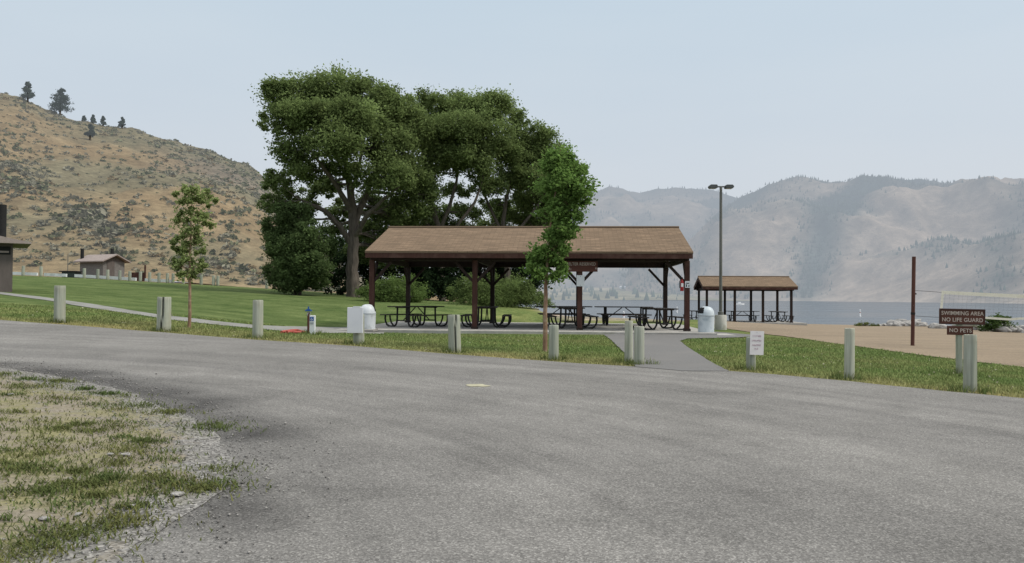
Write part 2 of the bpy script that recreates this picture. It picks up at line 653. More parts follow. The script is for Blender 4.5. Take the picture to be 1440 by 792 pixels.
def np_mesh(name, v, f, mat, parent=None, cols=None, smooth=False, attrs=None):
    """v (n,3); f (m,k) array; cols (n,3) point colours"""
    v = np.asarray(v, np.float32)
    f = np.asarray(f, np.int32)
    me = bpy.data.meshes.new(name)
    me.vertices.add(len(v))
    me.vertices.foreach_set('co', v.ravel())
    k = f.shape[1]
    me.loops.add(f.size)
    me.loops.foreach_set('vertex_index', f.ravel())
    me.polygons.add(len(f))
    me.polygons.foreach_set('loop_start', np.arange(0, f.size, k, dtype=np.int32))
    me.polygons.foreach_set('loop_total', np.full(len(f), k, np.int32))
    if smooth:
        me.polygons.foreach_set('use_smooth', np.ones(len(f), bool))
    me.update(calc_edges=True)
    al = dict(attrs or {})
    if cols is not None:
        al['col'] = cols
    for nme, c in al.items():
        c = np.asarray(c, np.float32)
        if c.ndim == 1:
            c = np.repeat(c[:, None], 3, 1)
        c4 = np.concatenate([c, np.ones((len(c), 1), np.float32)], 1)
        ca = me.color_attributes.new(nme, 'FLOAT_COLOR', 'POINT')
        ca.data.foreach_set('color', c4.ravel())
    me.materials.append(mat)
    o = bpy.data.objects.new(name, me)
    COL.objects.link(o)
    if parent:
        o.parent = parent
    return o


def vnoise(x, y, s=1.0, oct=4, z=0.0):
    return np.array([noise.fractal((a * s, b * s, z), 1.0, 2.0, oct) for a, b in zip(x, y)])


# ------------------------------------------------------------------ world and sun
w = bpy.data.worlds.new('World')
sc.world = w
w.use_nodes = True
nt = w.node_tree
bg = nt.nodes['Background']
SUN_EL, SUN_AZ = R(50), R(98)          # azimuth from +Y towards +X
sky = N(nt, 'ShaderNodeTexSky', sky_type='NISHITA')
sky.sun_disc = False
sky.sun_elevation = SUN_EL
sky.sun_rotation = SUN_AZ
sky.air_density = 1.0
sky.dust_density = 4.0
sky.ozone_density = 1.5
tc = N(nt, 'ShaderNodeTexCoord')
cl = N(nt, 'ShaderNodeTexNoise')
cl.inputs['Scale'].default_value = 1.6
cl.inputs['Detail'].default_value = 5
mp = N(nt, 'ShaderNodeMapping')
mp.inputs['Scale'].default_value = (1, 1, 4)
L(nt, tc.outputs['Generated'], mp.inputs[0])
L(nt, mp.outputs[0], cl.inputs[0])
sx = N(nt, 'ShaderNodeSeparateXYZ')
L(nt, tc.outputs['Generated'], sx.inputs[0])
veil = ramp(nt, sx.outputs['Z'], [(0.0, (6.1, 6.4, 6.85)), (.12, (6.0, 6.48, 7.05)), (.36, (5.6, 6.6, 7.42)), (.6, (10.5, 11, 11.4)), (1, (13.5, 13.6, 13.4))])
veil2 = mix(nt, 1, veil, ramp(nt, cl.outputs[0], [(.35, (.97, .98, .99)), (.65, (1.03, 1.02, 1.01))]), 'MULTIPLY')
c = mix(nt, .88, sky.outputs[0], veil2)
L(nt, c, bg.inputs[0])
bg.inputs[1].default_value = .11

sun_d = bpy.data.lights.new('sun', 'SUN')
sun_d.energy = 2.5
sun_d.angle = R(11)
sun_d.color = (1, .93, .82)
sun = bpy.data.objects.new('sun', sun_d)
COL.objects.link(sun)
sd = Vector((math.sin(SUN_AZ) * math.cos(SUN_EL), math.cos(SUN_AZ) * math.cos(SUN_EL), math.sin(SUN_EL)))
sun.rotation_euler = sd.to_track_quat('Z', 'Y').to_euler()
sun.location = (30, 10, 60)

sc.view_settings.view_transform = 'Standard'
sc.view_settings.look = 'None'
sc.view_settings.exposure = 0
sc.render.engine = 'CYCLES'
sc.cycles.use_denoising = True
sc.cycles.max_bounces = 6
sc.cycles.diffuse_bounces = 4
sc.cycles.glossy_bounces = 2
sc.cycles.transmission_bounces = 4
sc.cycles.caustics_reflective = False
sc.cycles.caustics_refractive = False

# ------------------------------------------------------------------ ground sheets
ROAD_PX = [(-700, 415), (-420, 424), (-200, 437), (0, 451.5), (84, 457.5), (231, 469), (363, 479.5), (500, 488.5), (640, 500), (779, 510), (880, 516.5),
           (940, 520), (1020, 523.5), (1194, 538.5), (1440, 563), (1600, 580), (1900, 615)]
road_edge = [ground_at(a, b)[:2] for a, b in ROAD_PX]


def seg_dist(P, line):
    """distance of points P (n,2) to a polyline"""
    best = np.full(len(P), 1e9)
    for a, b in zip(line[:-1], line[1:]):
        a, b = np.asarray(a), np.asarray(b)
        d = b - a
        t = np.clip(((P - a) @ d) / max(d @ d, 1e-9), 0, 1)
        best = np.minimum(best, np.linalg.norm(P - a - t[:, None] * d, axis=1))
    return best


def densify(poly, step, jag=0):
    out = []
    n = len(poly)
    for i in range(n):
        a, b = np.asarray(poly[i]), np.asarray(poly[(i + 1) % n])
        k = max(1, int(np.linalg.norm(b - a) / step))
        for j in range(k):
            p = a + (b - a) * j / k
            if jag:
                p = p + jag * np.array([noise.noise((p[0] * 2.1, p[1] * 2.1, 3)) + .6 * noise.noise((p[0] * 6, p[1] * 6, 3)),
                                        noise.noise((p[0] * 2.1, p[1] * 2.1, 9)) + .6 * noise.noise((p[0] * 6, p[1] * 6, 9))])
            out.append(p)
    return out


def in_poly(P, poly):
    x, y = P[:, 0], P[:, 1]
    ins = np.zeros(len(P), bool)
    n = len(poly)
    for i in range(n):
        x1, y1 = poly[i]
        x2, y2 = poly[(i + 1) % n]
        if y1 == y2:
            continue
        c_ = ((y1 > y) != (y2 > y)) & (x < (x2 - x1) * (y - y1) / (y2 - y1) + x1)
        ins ^= c_
    return ins


def sheet(name, poly, mat, off, step=.5, jag=0, edge=.4, attrs=None):
    pts = densify(poly, edge, jag)
    P = np.array(pts)
    x0, y0 = P.min(0)
    x1, y1 = P.max(0)
    gx, gy = np.meshgrid(np.arange(x0, x1, step), np.arange(y0, y1, step))
    G = np.stack([gx.ravel(), gy.ravel()], 1)
    G = G + RNG.uniform(-.2, .2, G.shape) * step
    G = G[in_poly(G, P)]
    G = G[seg_dist(G, list(P) + [P[0]]) > edge * .5]
    allp = [Vector((float(a), float(b))) for a, b in np.concatenate([P, G])]
    n = len(P)
    vo, _, fo, *_ = delaunay_2d_cdt(allp, [(i, (i + 1) % n) for i in range(n)], [], 1, 1e-5)
    V = np.array([(v.x, v.y) for v in vo])
    z = H(V[:, 0], V[:, 1]) + off
    F_ = np.array([f for f in fo if len(f) == 3])
    # keep normals up
    a, b, c_ = V[F_[:, 0]], V[F_[:, 1]], V[F_[:, 2]]
    cr = (b[:, 0] - a[:, 0]) * (c_[:, 1] - a[:, 1]) - (b[:, 1] - a[:, 1]) * (c_[:, 0] - a[:, 0])
    F_[cr < 0] = F_[cr < 0][:, ::-1]
    at_ = {k: fn(V) for k, fn in attrs.items()} if attrs else None
    o = np_mesh(name, np.column_stack([V, z]), F_, mat, smooth=True, attrs=at_)
    tag(o, kind='structure')
    return o, P


# lawn / base terrain
xs = np.concatenate([np.arange(-400, -80, 20), np.arange(-80, -34, 2), np.arange(-34, 30, .45), np.arange(30, 60, 2), np.arange(60, 420, 20)])
ys = np.concatenate([np.arange(-300, -40, 20), np.arange(-40, 2, 2), np.arange(2, 48, .45), np.arange(48, 126, 1.5), np.arange(126, 320, 12)])
gx, gy = np.meshgrid(xs, ys)
gx, gy = gx.ravel(), gy.ravel()
gz = H(gx, gy)
nxg, nyg = len(xs), len(ys)
ii = np.arange(nyg - 1)[:, None] * nxg + np.arange(nxg - 1)[None]
quads = np.stack([ii, ii + 1, ii + nxg + 1, ii + nxg], -1).reshape(-1, 4)
P2 = np.stack([gx, gy], 1)
droad = seg_dist(P2, road_edge)
n1 = vnoise(gx, gy, .35, 3)
n2 = vnoise(gx, gy, 1.3, 2, 5)
dry = np.exp(-droad / 1.5) * .75 + .30 * n1 + .25 * n2 + .12
b_ = 720 + F * gx / np.maximum(gy, 1)
lush = np.clip((gy - 22) / 4, 0, 1) * np.clip((700 - b_) / 60, 0, 1) * np.clip((74 - gy) / 6, 0, 1)
dry = np.clip(dry - .55 * lush, 0, 1)
green = np.array([.12, .16, .055])
lush_c = np.array([.090, .128, .045])
yel = np.array([.20, .185, .075])
cols = green[None] * (1 - lush[:, None]) + lush_c[None] * lush[:, None]
cols = cols * (1 - dry[:, None]) + yel[None] * dry[:, None]
# beyond the kerb: bare tan ground and dry weeds
far = np.clip((gy - 69) / 3, 0, 1)
cols = cols * (1 - far[:, None]) + np.array([.20, .15, .09])[None] * far[:, None]
sd_ = shore_d(gx, gy)
bank = np.clip((gy - sd_ + 3) / 2, 0, 1) * (gy > 25)
cols = cols * (1 - bank[:, None]) + np.array([.26, .23, .18])[None] * bank[:, None]
ground = np_mesh('ground', np.stack([gx, gy, gz], 1), quads, M['lawn'], cols=np.clip(cols, 0, 1), smooth=True)
tag(ground, kind='structure')

# verge polygon (bare patch in the near corner)
VERGE_PX = [(-500, 470), (-200, 498), (0, 520), (60, 529), (120, 540), (180, 555), (230, 576), (275, 592), (300, 612), (318, 640), (326, 672), (316, 698),
            (270, 728), (225, 752), (190, 778), (165, 800), (120, 840)]
verge_line = [ground_at(a, b)[:2] for a, b in VERGE_PX]
verge_poly = verge_line + [np.array([-2.6, 1.0]), np.array([-14, 0.5]), np.array([-20, 8])]
DARK_PX = [(0, 516), (90, 529), (170, 543), (250, 562), (310, 586), (360, 618)]
dark_line = [ground_at(a, b)[:2] for a, b in DARK_PX]
DARK2_PX = [(300, 700), (330, 725), (400, 745)]
dark2 = [ground_at(a, b)[:2] for a, b in DARK2_PX]


def road_dark(V):
    a = np.exp(-(seg_dist(V, dark_line) / .42) ** 2) * 1.25
    b = np.exp(-(seg_dist(V, dark2) / .3) ** 2) * .6
    nn = vnoise(V[:, 0], V[:, 1], 1.6, 4, 2)
    nb = np.clip(vnoise(V[:, 0], V[:, 1], .5, 4, 7) * 1.2 - .1, 0, .35)
    near = np.clip(1 - np.linalg.norm(V - np.array([-1, 4]), axis=1) / 5, 0, 1)
    return np.clip((a + b) * (.75 + .7 * nn) + nb * near, 0, 1)


road_poly = road_edge + [np.array([45, 8]), np.array([45, -14]), np.array([-45, -14]), np.array([-45, 20])]
road, _ = sheet('road', road_poly, M['asphalt'], .022, .55, .035, .16, {'dark': road_dark})
inner_line = verge_line


def inner(V):
    d = seg_dist(V, verge_line)
    nn = vnoise(V[:, 0], V[:, 1], .9, 4, 4)
    return np.clip(d / .65 + .4 * nn - .05, 0, 1)


verge, verge_P = sheet('gravel_verge', verge_poly, M['verge'], .027, .16, .07, .12, {'inner': inner})

# footpath from the left to the shelter slab
up = [(-160, 396), (0, 411.3), (60, 418.2), (100, 424), (160, 433), (230, 444), (300, 452), (363, 458.3), (400, 459.6), (440, 460), (490, 460.6), (540, 461.5)]
lo = [(540, 470.5), (490, 469.5), (440, 469), (400, 466.5), (363, 463), (300, 457), (230, 449.5), (160, 438.5), (100, 429.2), (60, 422), (0, 414.3), (-160, 399)]
fp = [ground_at(a, b)[:2] for a, b in up + lo]
M['path_concrete'] = mottled('path_concrete', (.185, .185, .175), (.26, .26, .245), 5, .95, None, .15, .004, (.17, .17, .155, 1), .9)
footpath, _ = sheet('footpath', fp, M['path_concrete'], .016, .5, .02, .25)
wk = [(895, 518), (880, 500), (862, 482), (848, 471.5), (905, 470), (960, 470), (1007, 467.5), (1040, 470.5), (1073, 473.5), (1040, 475.8), (1000, 476.8), (966, 477.5),
      (956, 481), (966, 489), (985, 501), (1005, 514), (1025, 524.5), (960, 524)]
wkp = [ground_at(a, b)[:2] for a, b in wk]
walkway, _ = sheet('walkway', wkp, M['walk_asphalt'], .028, .4, .02, .2)
bl = [(1009, 459.5), (1012, 461), (1040, 465.5), (1075, 470.5), (1110, 474.5), (1160, 482), (1220, 490), (1300, 501), (1380, 511), (1440, 518), (1600, 535)]
bp = [ground_at(a, b)[:2] for a, b in bl]
bp += [np.array([30, 15]), np.array([44, 44])]
for px in range(1700, 1000, -40):
    d = ray(px, 420)
    Ds = float(np.interp(px, _SB, _SD)) + 2.5
    bp.append(np.array([d[0] * Ds, Ds]))
bp.append(on(1000, 45)[:2])
beach, _ = sheet('beach', bp, M['sand'], .018, .6, .06, .3)

# lake
wx = np.concatenate([np.arange(-3000, -200, 200), np.arange(-200, 300, 20), np.arange(300, 4200, 200)])
wy = np.concatenate([np.arange(40, 300, 10), np.arange(300, 4000, 100)])
ax, ay = np.meshgrid(wx, wy)
ii = np.arange(len(wy) - 1)[:, None] * len(wx) + np.arange(len(wx) - 1)[None]
q = np.stack([ii, ii + 1, ii + len(wx) + 1, ii + len(wx)], -1).reshape(-1, 4)
lake = np_mesh('lake', np.stack([ax.ravel(), ay.ravel(), np.full(ax.size, WATER_Z)], 1), q, M['water'], smooth=True)
tag(lake, kind='structure')


# ------------------------------------------------------------------ hillside on the left
def fan(name, pxs, base_fn, crest_fn, Db_fn, Dc_fn, rows, mat, col_fn, noise_fn, back=8, backdrop=.8, power=1.0):
    verts, uv = [], []
    for t in list(np.linspace(0, 1, rows)) + [1 + .12 * (k + 1) for k in range(back)]:
        for px in pxs:
            Db, Dc = Db_fn(px), Dc_fn(px)
            zb = at(px, base_fn(px), Db)[2]
            zc = at(px, crest_fn(px), Dc)[2]
            D = Db + (Dc - Db) * t
            if t <= 1:
                z = zb + (zc - zb) * (t ** power)
            else:
                z = zc - (zc - zb) * backdrop * (t - 1) ** 1.3
            d = ray(px, 400)
            x = d[0] * D
            dz, dD = noise_fn(x, D, t, px)
            verts.append((x, D + dD, z + dz))
            uv.append((px, t))
    V = np.array(verts)
    n = len(pxs)
    m_ = rows + back
    ii = np.arange(m_ - 1)[:, None] * n + np.arange(n - 1)[None]
    q = np.stack([ii, ii + 1, ii + n + 1, ii + n], -1).reshape(-1, 4)
    c_ = col_fn(V, np.array(uv))
    o = np_mesh(name, V, q, mat, cols=np.clip(c_, 0, 1), smooth=True)
    tag(o, kind='structure')
    return o, V, np.array(uv), n, m_


HC_X = [-900, -500, -200, 0, 25, 60, 100, 135, 200, 250, 300, 345, 372, 385, 410, 440, 480, 530, 580]
HC_Y = [30, 70, 115, 133, 138, 156, 167, 172, 186, 203, 217, 233, 251, 268, 300, 335, 372, 405, 424]


def hill_noise(x, D, t, px):
    e = min(1, t * 4)
    top = 1 if t < .8 else .55
    a = noise.fractal((x * .025, D * .018, 1), 1.0, 2.0, 5) * 3.2
    b = noise.fractal((x * .12, D * .12, 4), .9, 2.0, 4) * .9
    return (a * top * (1 - .5 * (t > .9)) + b) * e, 0


def hill_col(V, uv):
    n1 = vnoise(V[:, 0], V[:, 1], .02, 5)
    n2 = vnoise(V[:, 0], V[:, 1], .09, 4, 3)
    px, t = uv[:, 0], uv[:, 1]
    tan = np.array([.222, .172, .102])
    rust = np.array([.20, .145, .082])
    sage = np.array([.135, .128, .080])
    rock = np.array([.155, .135, .108])
    k = np.clip(.5 + n2 * .9, 0, 1)[:, None]
    c_ = tan * (1 - k) + rust * k
    right = np.clip((px - 170) / 130, 0, 1) * np.clip((t - .35) / .3, 0, 1)
    right = np.clip(right + .5 * n1, 0, 1)[:, None]
    c_ = c_ * (1 - right * .85) + rock * right * .85
    top = (np.clip((t - .75) / .2, 0, 1) * .6 + np.clip(n1 * 1.6 + .05, 0, .7))[:, None]
    top = np.clip(top, 0, .75)
    c_ = c_ * (1 - top) + sage * top
    return c_


hpx = np.concatenate([np.arange(-900, -60, 30), np.arange(-60, 590, 3.0)])
hill, HV, HUV, hn, hm = fan('hillside', hpx, lambda p: np.interp(p, [-900, 0, 250, 380, 580], [372, 386, 396, 407, 424]),
                            lambda p: np.interp(p, HC_X, HC_Y), lambda p: 98.0, lambda p: np.interp(p, [-900, 0, 375, 580], [230, 225, 240, 170]),
                            90, M['hill'], hill_col, hill_noise, 8, .5)


def hill_point(px, t):
    """a point of the hill surface"""
    r_ = t * 89
    i = int(min(r_, 88))
    j = int(np.clip(np.searchsorted(hpx, px) - 1, 0, hn - 2))
    fx = (px - hpx[j]) / (hpx[j + 1] - hpx[j])
    fy = r_ - i
    a = HV[i * hn + j] * (1 - fx) + HV[i * hn + j + 1] * fx
    b = HV[(i + 1) * hn + j] * (1 - fx) + HV[(i + 1) * hn + j + 1] * fx
    return a * (1 - fy) + b * fy


# ------------------------------------------------------------------ far mountains
def mtn_noise(amp):
    def fn(x, D, t, px):
        e = min(1, t * 3) * (1 - .92 * max(0, t - .55) / .45 if t <= 1 else .08)
        a = noise.ridged_multi_fractal((x * .0022, D * .0013, 2), .9, 2.1, 5, 1.0, 2.0) - 1.0
        b = noise.fractal((x * .009, D * .009, 5), .9, 2.0, 5)
        crest = noise.fractal((x * .012, 2.2, 8), .8, 2.0, 4) * 7 * (t > .85)
        return (a * amp + b * amp * .28) * e + crest, b * 12 * e
    return fn


def mtn_forest(V, uv):
    px, t = uv[:, 0], uv[:, 1]
    n1 = vnoise(V[:, 0], V[:, 1], .0035, 5)
    n2 = vnoise(V[:, 0], V[:, 2] * 1.5, .009, 4, 3)
    f = np.clip(.15 + n1 * 1.3 + n2 * .9, 0, 1)
    crest = np.clip((t - .82) / .12, 0, 1) * .55
    # wooded gully running down and leftwards
    cx = np.interp(t, [0, .25, .5, .75, 1], [1130, 1150, 1180, 1215, 1260])
    gul = np.exp(-((px - cx) / (26 + 26 * t)) ** 2) * .95
    cx2 = np.interp(t, [0, .5, 1], [960, 1000, 1050])
    gul2 = np.exp(-((px - cx2) / 22) ** 2) * .5
    cx3 = np.interp(t, [0, .5, 1], [1400, 1440, 1480])
    gul3 = np.exp(-((px - cx3) / 34) ** 2) * .6 * (t < .6)
    return np.clip(f * .75 + crest + gul + gul2 + gul3, 0, 1)


def mtn_col(V, uv):
    f = mtn_forest(V, uv)[:, None]
    n3 = vnoise(V[:, 0], V[:, 2], .012, 4, 9)[:, None]
    dry_c = np.array([.32, .255, .20]) * (1 + .25 * n3)
    wood = np.array([.022, .050, .050])
    low = np.clip(1 - uv[:, 1] / .05, 0, 1)[:, None]
    c_ = dry_c * (1 - f * .92) + wood * f * .92
    return c_ * (1 - low * .5) + np.array([.42, .35, .28]) * low * .5


A_X = [250, 400, 500, 600, 700, 760, 800, 830, 855, 870, 900, 925, 950, 975, 1000, 1020, 1060, 1120, 1200, 1300]
A_Y = [370, 360, 345, 335, 315, 296, 280, 268, 262, 264, 270, 264, 262, 266, 270, 274, 284, 300, 330, 380]
apx = np.arange(250, 1300, 5)
mtnA, AV, AUV, an, am = fan('far_mountain', apx, lambda p: 422.0, lambda p: np.interp(p, A_X, A_Y), lambda p: 1500.0, lambda p: 2700.0,
                            80, M['mountain'], mtn_col, mtn_noise(75), 6, .4)
B_X = [880, 930, 970, 1000, 1025, 1045, 1060, 1080, 1100, 1135, 1165, 1190, 1215, 1260, 1290, 1330, 1380, 1440, 1600, 2000, 2600]
B_Y = [424, 392, 345, 305, 283, 274, 270, 262, 256, 251, 255, 256, 250, 250, 253, 260, 260, 257, 240, 225, 230]
bpx = np.concatenate([np.arange(880, 1500, 4), np.arange(1500, 2600, 25)])
mtnB, BV, BUV, bn, bm_ = fan('mountain', bpx, lambda p: np.interp(p, [880, 1000, 1150, 1440, 1600, 2600], [424.5, 424, 424, 428, 430, 440]),
                             lambda p: np.interp(p, B_X, B_Y), lambda p: np.interp(p, [880, 1150, 1440, 2600], [1250, 1150, 760, 500]),
                             lambda p: np.interp(p, [880, 1000, 1440, 2600], [1500, 1900, 1900, 1700]),
                             100, M['mountain'], mtn_col, mtn_noise(80), 6, .4)
# low wooded delta on the far shore, seen through the shelter
dp = np.arange(560, 1060, 4)


def delta_col(V, uv):
    n_ = vnoise(V[:, 0], V[:, 1], .01, 4)[:, None]
    g_ = np.array([.16, .16, .10])
    return g_ * (1 - np.clip(.3 + n_, 0, 1)) + np.array([.33, .28, .2]) * np.clip(.3 + n_, 0, 1)


delta, DV, DUV, dn_, dm_ = fan('far_shore', dp, lambda p: np.interp(p, [560, 960, 1060], [421.5, 422.2, 423.6]),
                               lambda p: np.interp(p, [560, 900, 970, 1060], [403, 405, 413, 424]),
                               lambda p: 950.0, lambda p: 1480.0, 14, M['mountain'], delta_col,
                               lambda x, D, t, px: (noise.fractal((x * .02, D * .02, 3), 1, 2, 3) * 1.2 * min(1, t * 4), 0), 3, .1)


def conifers(name, pts, hts, col, mat, sides=5, col_var=.3):
    n = len(pts)
    ang = np.arange(sides) * 2 * np.pi / sides
    ring = np.stack([np.cos(ang), np.sin(ang)], 1)
    vs = np.zeros((n, sides + 1, 3))
    r = hts * RNG.uniform(.2, .34, n)
    jit = RNG.uniform(.7, 1.3, (n, sides))
    vs[:, :sides, 0] = pts[:, 0, None] + r[:, None] * ring[None, :, 0] * jit
    vs[:, :sides, 1] = pts[:, 1, None] + r[:, None] * ring[None, :, 1] * jit
    vs[:, :sides, 2] = pts[:, 2, None] - .05 * hts[:, None]
    vs[:, sides] = pts
    vs[:, sides, 2] += hts
    f = np.array([(k, (k + 1) % sides, sides) for k in range(sides)])
    fs = (np.arange(n)[:, None, None] * (sides + 1) + f[None]).reshape(-1, 3)
    cc = np.array(col)[None] * (1 + RNG.uniform(-col_var, col_var, (n, 1)))
    cc = np.repeat(cc, sides + 1, 0)
    o = np_mesh(name, vs.reshape(-1, 3), fs, mat, cols=cc)
    return o


def scatter_far(V, uv, n, count, tmax=1.0, vis=(560, 1600)):
    f = mtn_forest(V, uv)
    ok = (uv[:, 1] <= tmax) & (uv[:, 0] > vis[0]) & (uv[:, 0] < vis[1]) & (uv[:, 1] > .03)
    prob = (np.clip(f - .12, 0.02, 1) ** 1.4) * ok
    prob /= prob.sum()
    idx = RNG.choice(len(V), count, p=prob)
    P = V[idx].copy()
    P[:, 0] += RNG.normal(0, 5, count)
    return P


ptsA = scatter_far(AV, AUV, an, 2600)
oA = conifers('far_wood', ptsA, RNG.uniform(4, 11, len(ptsA)), (.06, .085, .065), M['far_tree'])
tag(oA, 'scattered hazy conifers on the paler mountain across the lake', 'woodland', kind='stuff')
ptsB = scatter_far(BV, BUV, bn, 5200)
oB = conifers('mountain_wood', ptsB, RNG.uniform(2.5, 8, len(ptsB)), (.05, .075, .058), M['far_tree'])
tag(oB, 'hazy conifers in the gullies and along the ridge of the nearer mountain', 'woodland', kind='stuff')
k_ = RNG.integers(0, dn_ * 13, 260)
Pd = DV[k_].copy()
Pd = Pd[(DUV[k_, 0] < 965)]
Pd[:, 0] += RNG.normal(0, 6, len(Pd))
oD = conifers('shore_wood', Pd, RNG.uniform(4, 15, len(Pd)) * RNG.uniform(.4, 1, len(Pd)), (.05, .08, .055), M['far_tree'], 6)
tag(oD, 'low trees and scrub on the flat far shore of the lake', 'woodland', kind='stuff')


# ------------------------------------------------------------------ foliage
def leaves(centers, size, normals=None, aspect=.62, up_bias=.5):
    n = len(centers)
    d = RNG.normal(0, 1, (n, 3))
    d[:, 2] *= .7
    d /= np.linalg.norm(d, axis=1)[:, None]
    e = RNG.normal(0, 1, (n, 3))
    e -= (e * d).sum(1)[:, None] * d
    e /= np.linalg.norm(e, axis=1)[:, None]
    s = size * RNG.uniform(.65, 1.3, (n, 1))
    a, b = d * s * .5, e * s * .5 * aspect
    v = np.stack([centers - a, centers + b * .9 - a * .1, centers + a, centers - b * .9 - a * .1], 1)
    f = np.arange(n * 4).reshape(n, 4)
    return v.reshape(-1, 3), f


def crown_points(blobs, density, sub_r=.42, shell=.55):
    """blobs: (centre(3), radii(3)); returns leaf centres, tints and the sub clump centres"""
    out, tint, subs = [], [], []
    for c, r in blobs:
        c, r = np.array(c), np.array(r)
        vol = r[0] * r[1] * r[2]
        k = max(5, int(12 + 7.0 * vol ** .6))
        u = RNG.normal(0, 1, (k, 3))
        u /= np.linalg.norm(u, axis=1)[:, None]
        rad = RNG.uniform(shell * .85, .86, (k, 1))
        sc_ = c + u * rad * r
        n_each = max(12, int(density * vol / k))
        for s in sc_:
            rr = r.mean() * sub_r * RNG.uniform(.6, 1.25)
            nn = int(n_each * RNG.uniform(.5, 1.5))
            g = RNG.normal(0, 1, (nn, 3))
            g *= .46 * rr
            g[:, 2] *= .8
            p = s + g
            out.append(p)
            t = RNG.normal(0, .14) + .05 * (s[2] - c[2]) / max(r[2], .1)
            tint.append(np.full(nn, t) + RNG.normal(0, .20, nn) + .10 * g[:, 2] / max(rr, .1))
            subs.append(s)
    return np.concatenate(out), np.concatenate(tint), subs


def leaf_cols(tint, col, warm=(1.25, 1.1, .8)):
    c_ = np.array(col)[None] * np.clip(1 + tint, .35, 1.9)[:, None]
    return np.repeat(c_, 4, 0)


def bent(a, b, sag=.12, n=5):
    a, b = np.array(a), np.array(b)
    L_ = np.linalg.norm(b - a)
    off = RNG.normal(0, sag * L_ * .5, 3)
    off[2] = abs(off[2]) * .6
    return [a + (b - a) * t + off * math.sin(math.pi * t) for t in np.linspace(0, 1, n)]


def px_blob(px, py, rx, ry, D, dy=0.0, ry_depth=None):
    c = at(px, py, D + dy)
    k = (D + dy) / F
    return (c, (rx * k, (ry_depth if ry_depth else rx) * k, ry * k))


def tree(name, label, cat, base, trunk_px, D, blobs, density, leaf, col, limbs=True, group=None, bark='bark', twig=.35, sub_r=.42, shell=.55,
         fill=5, parent_mat='leaf', seed=0):
    """trunk_px: list of polylines [(px,py,dDepth,radius)...]; the first starts at the foot"""
    global RNG
    RNG = np.random.default_rng(100 + seed)
    base = np.array(base)
    root = thing(name, label, cat, base, 0, group)
    tb = MB()
    nodes = []
    for pl in trunk_px:
        pts, rad = [], []
        for px, py, dd, r in pl:
            pts.append(at(px, py, D + dd))
            rad.append(r)
        if pl is trunk_px[0]:
            pts[0] = base + np.array([0, 0, -.1])
        P, Rr = [], []
        for i in range(len(pts) - 1):
            for t in np.linspace(0, 1, 4, endpoint=False):
                P.append(pts[i] * (1 - t) + pts[i + 1] * t)
                Rr.append(rad[i] * (1 - t) + rad[i + 1] * t)
        P.append(pts[-1])
        Rr.append(rad[-1])
        P = [p + (np.array([noise.noise((p[2] * .8, i_, 1)), noise.noise((p[2] * .8, i_, 5)), 0]) * Rr[i_] * .5 if i_ > 0 else 0) for i_, p in enumerate(P)]
        tb.tube([tuple(p - base) for p in P], Rr, 9)
        nodes += list(zip(P, Rr))
    # small loose sprays that bridge neighbouring masses and fray the outline
    if fill:
        extra = []
        nb = len(blobs)
        for _ in range(int(nb * fill)):
            i = RNG.integers(nb)
            c0, r0 = np.array(blobs[i][0]), np.array(blobs[i][1])
            ds = [np.linalg.norm(np.array(b[0]) - c0) for b in blobs]
            j = np.argsort(ds)[RNG.integers(1, min(5, nb))]
            c1 = np.array(blobs[j][0])
            u_ = RNG.normal(0, 1, 3)
            u_ /= np.linalg.norm(u_)
            c_ = c0 + (c1 - c0) * RNG.uniform(0, .6) + u_ * r0 * RNG.uniform(.5, 1.0)
            rr_ = r0.mean() * RNG.uniform(.16, .36)
            extra.append((c_, np.array([rr_, rr_, rr_ * RNG.uniform(.8, 1.3)])))
        p1, t1_, s1 = crown_points(blobs, density, sub_r, shell)
        p2_, t2_, s2 = crown_points(extra, density * 1.2, .7, .2)
        pts, tint, subs = np.concatenate([p1, p2_]), np.concatenate([t1_, t2_]), s1
    else:
        pts, tint, subs = crown_points(blobs, density, sub_r, shell)
    if limbs:
        na = np.array([n_[0] for n_ in nodes])
        nr = np.array([n_[1] for n_ in nodes])
        for c_, r_ in blobs:
            dd = np.linalg.norm(na - np.array(c_), axis=1) + np.maximum(0, na[:, 2] - c_[2]) * 1.5
            j = int(np.argmin(dd))
            p = bent(na[j], c_, .1, 6)
            r0 = min(nr[j] * .6, .035 * dd[j] + .02)
            tb.tube([tuple(q_ - base) for q_ in p], list(np.linspace(r0, r0 * .3, 6)), 6)
            near_subs = [s for s in subs if np.linalg.norm((np.array(s) - c_) / np.array(r_)) < 1.05]
            for s in near_subs:
                if RNG.random() < twig * 1.6:
                    st = p[RNG.integers(2, 6)]
                    pp = bent(st, s, .1, 4)
                    tb.tube([tuple(q_ - base) for q_ in pp], list(np.linspace(r0 * .32, r0 * .1, 4)), 4)
    tb.build('trunk', M[bark], root, smooth=True)
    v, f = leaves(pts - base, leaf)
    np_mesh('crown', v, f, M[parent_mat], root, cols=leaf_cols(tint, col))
    return root


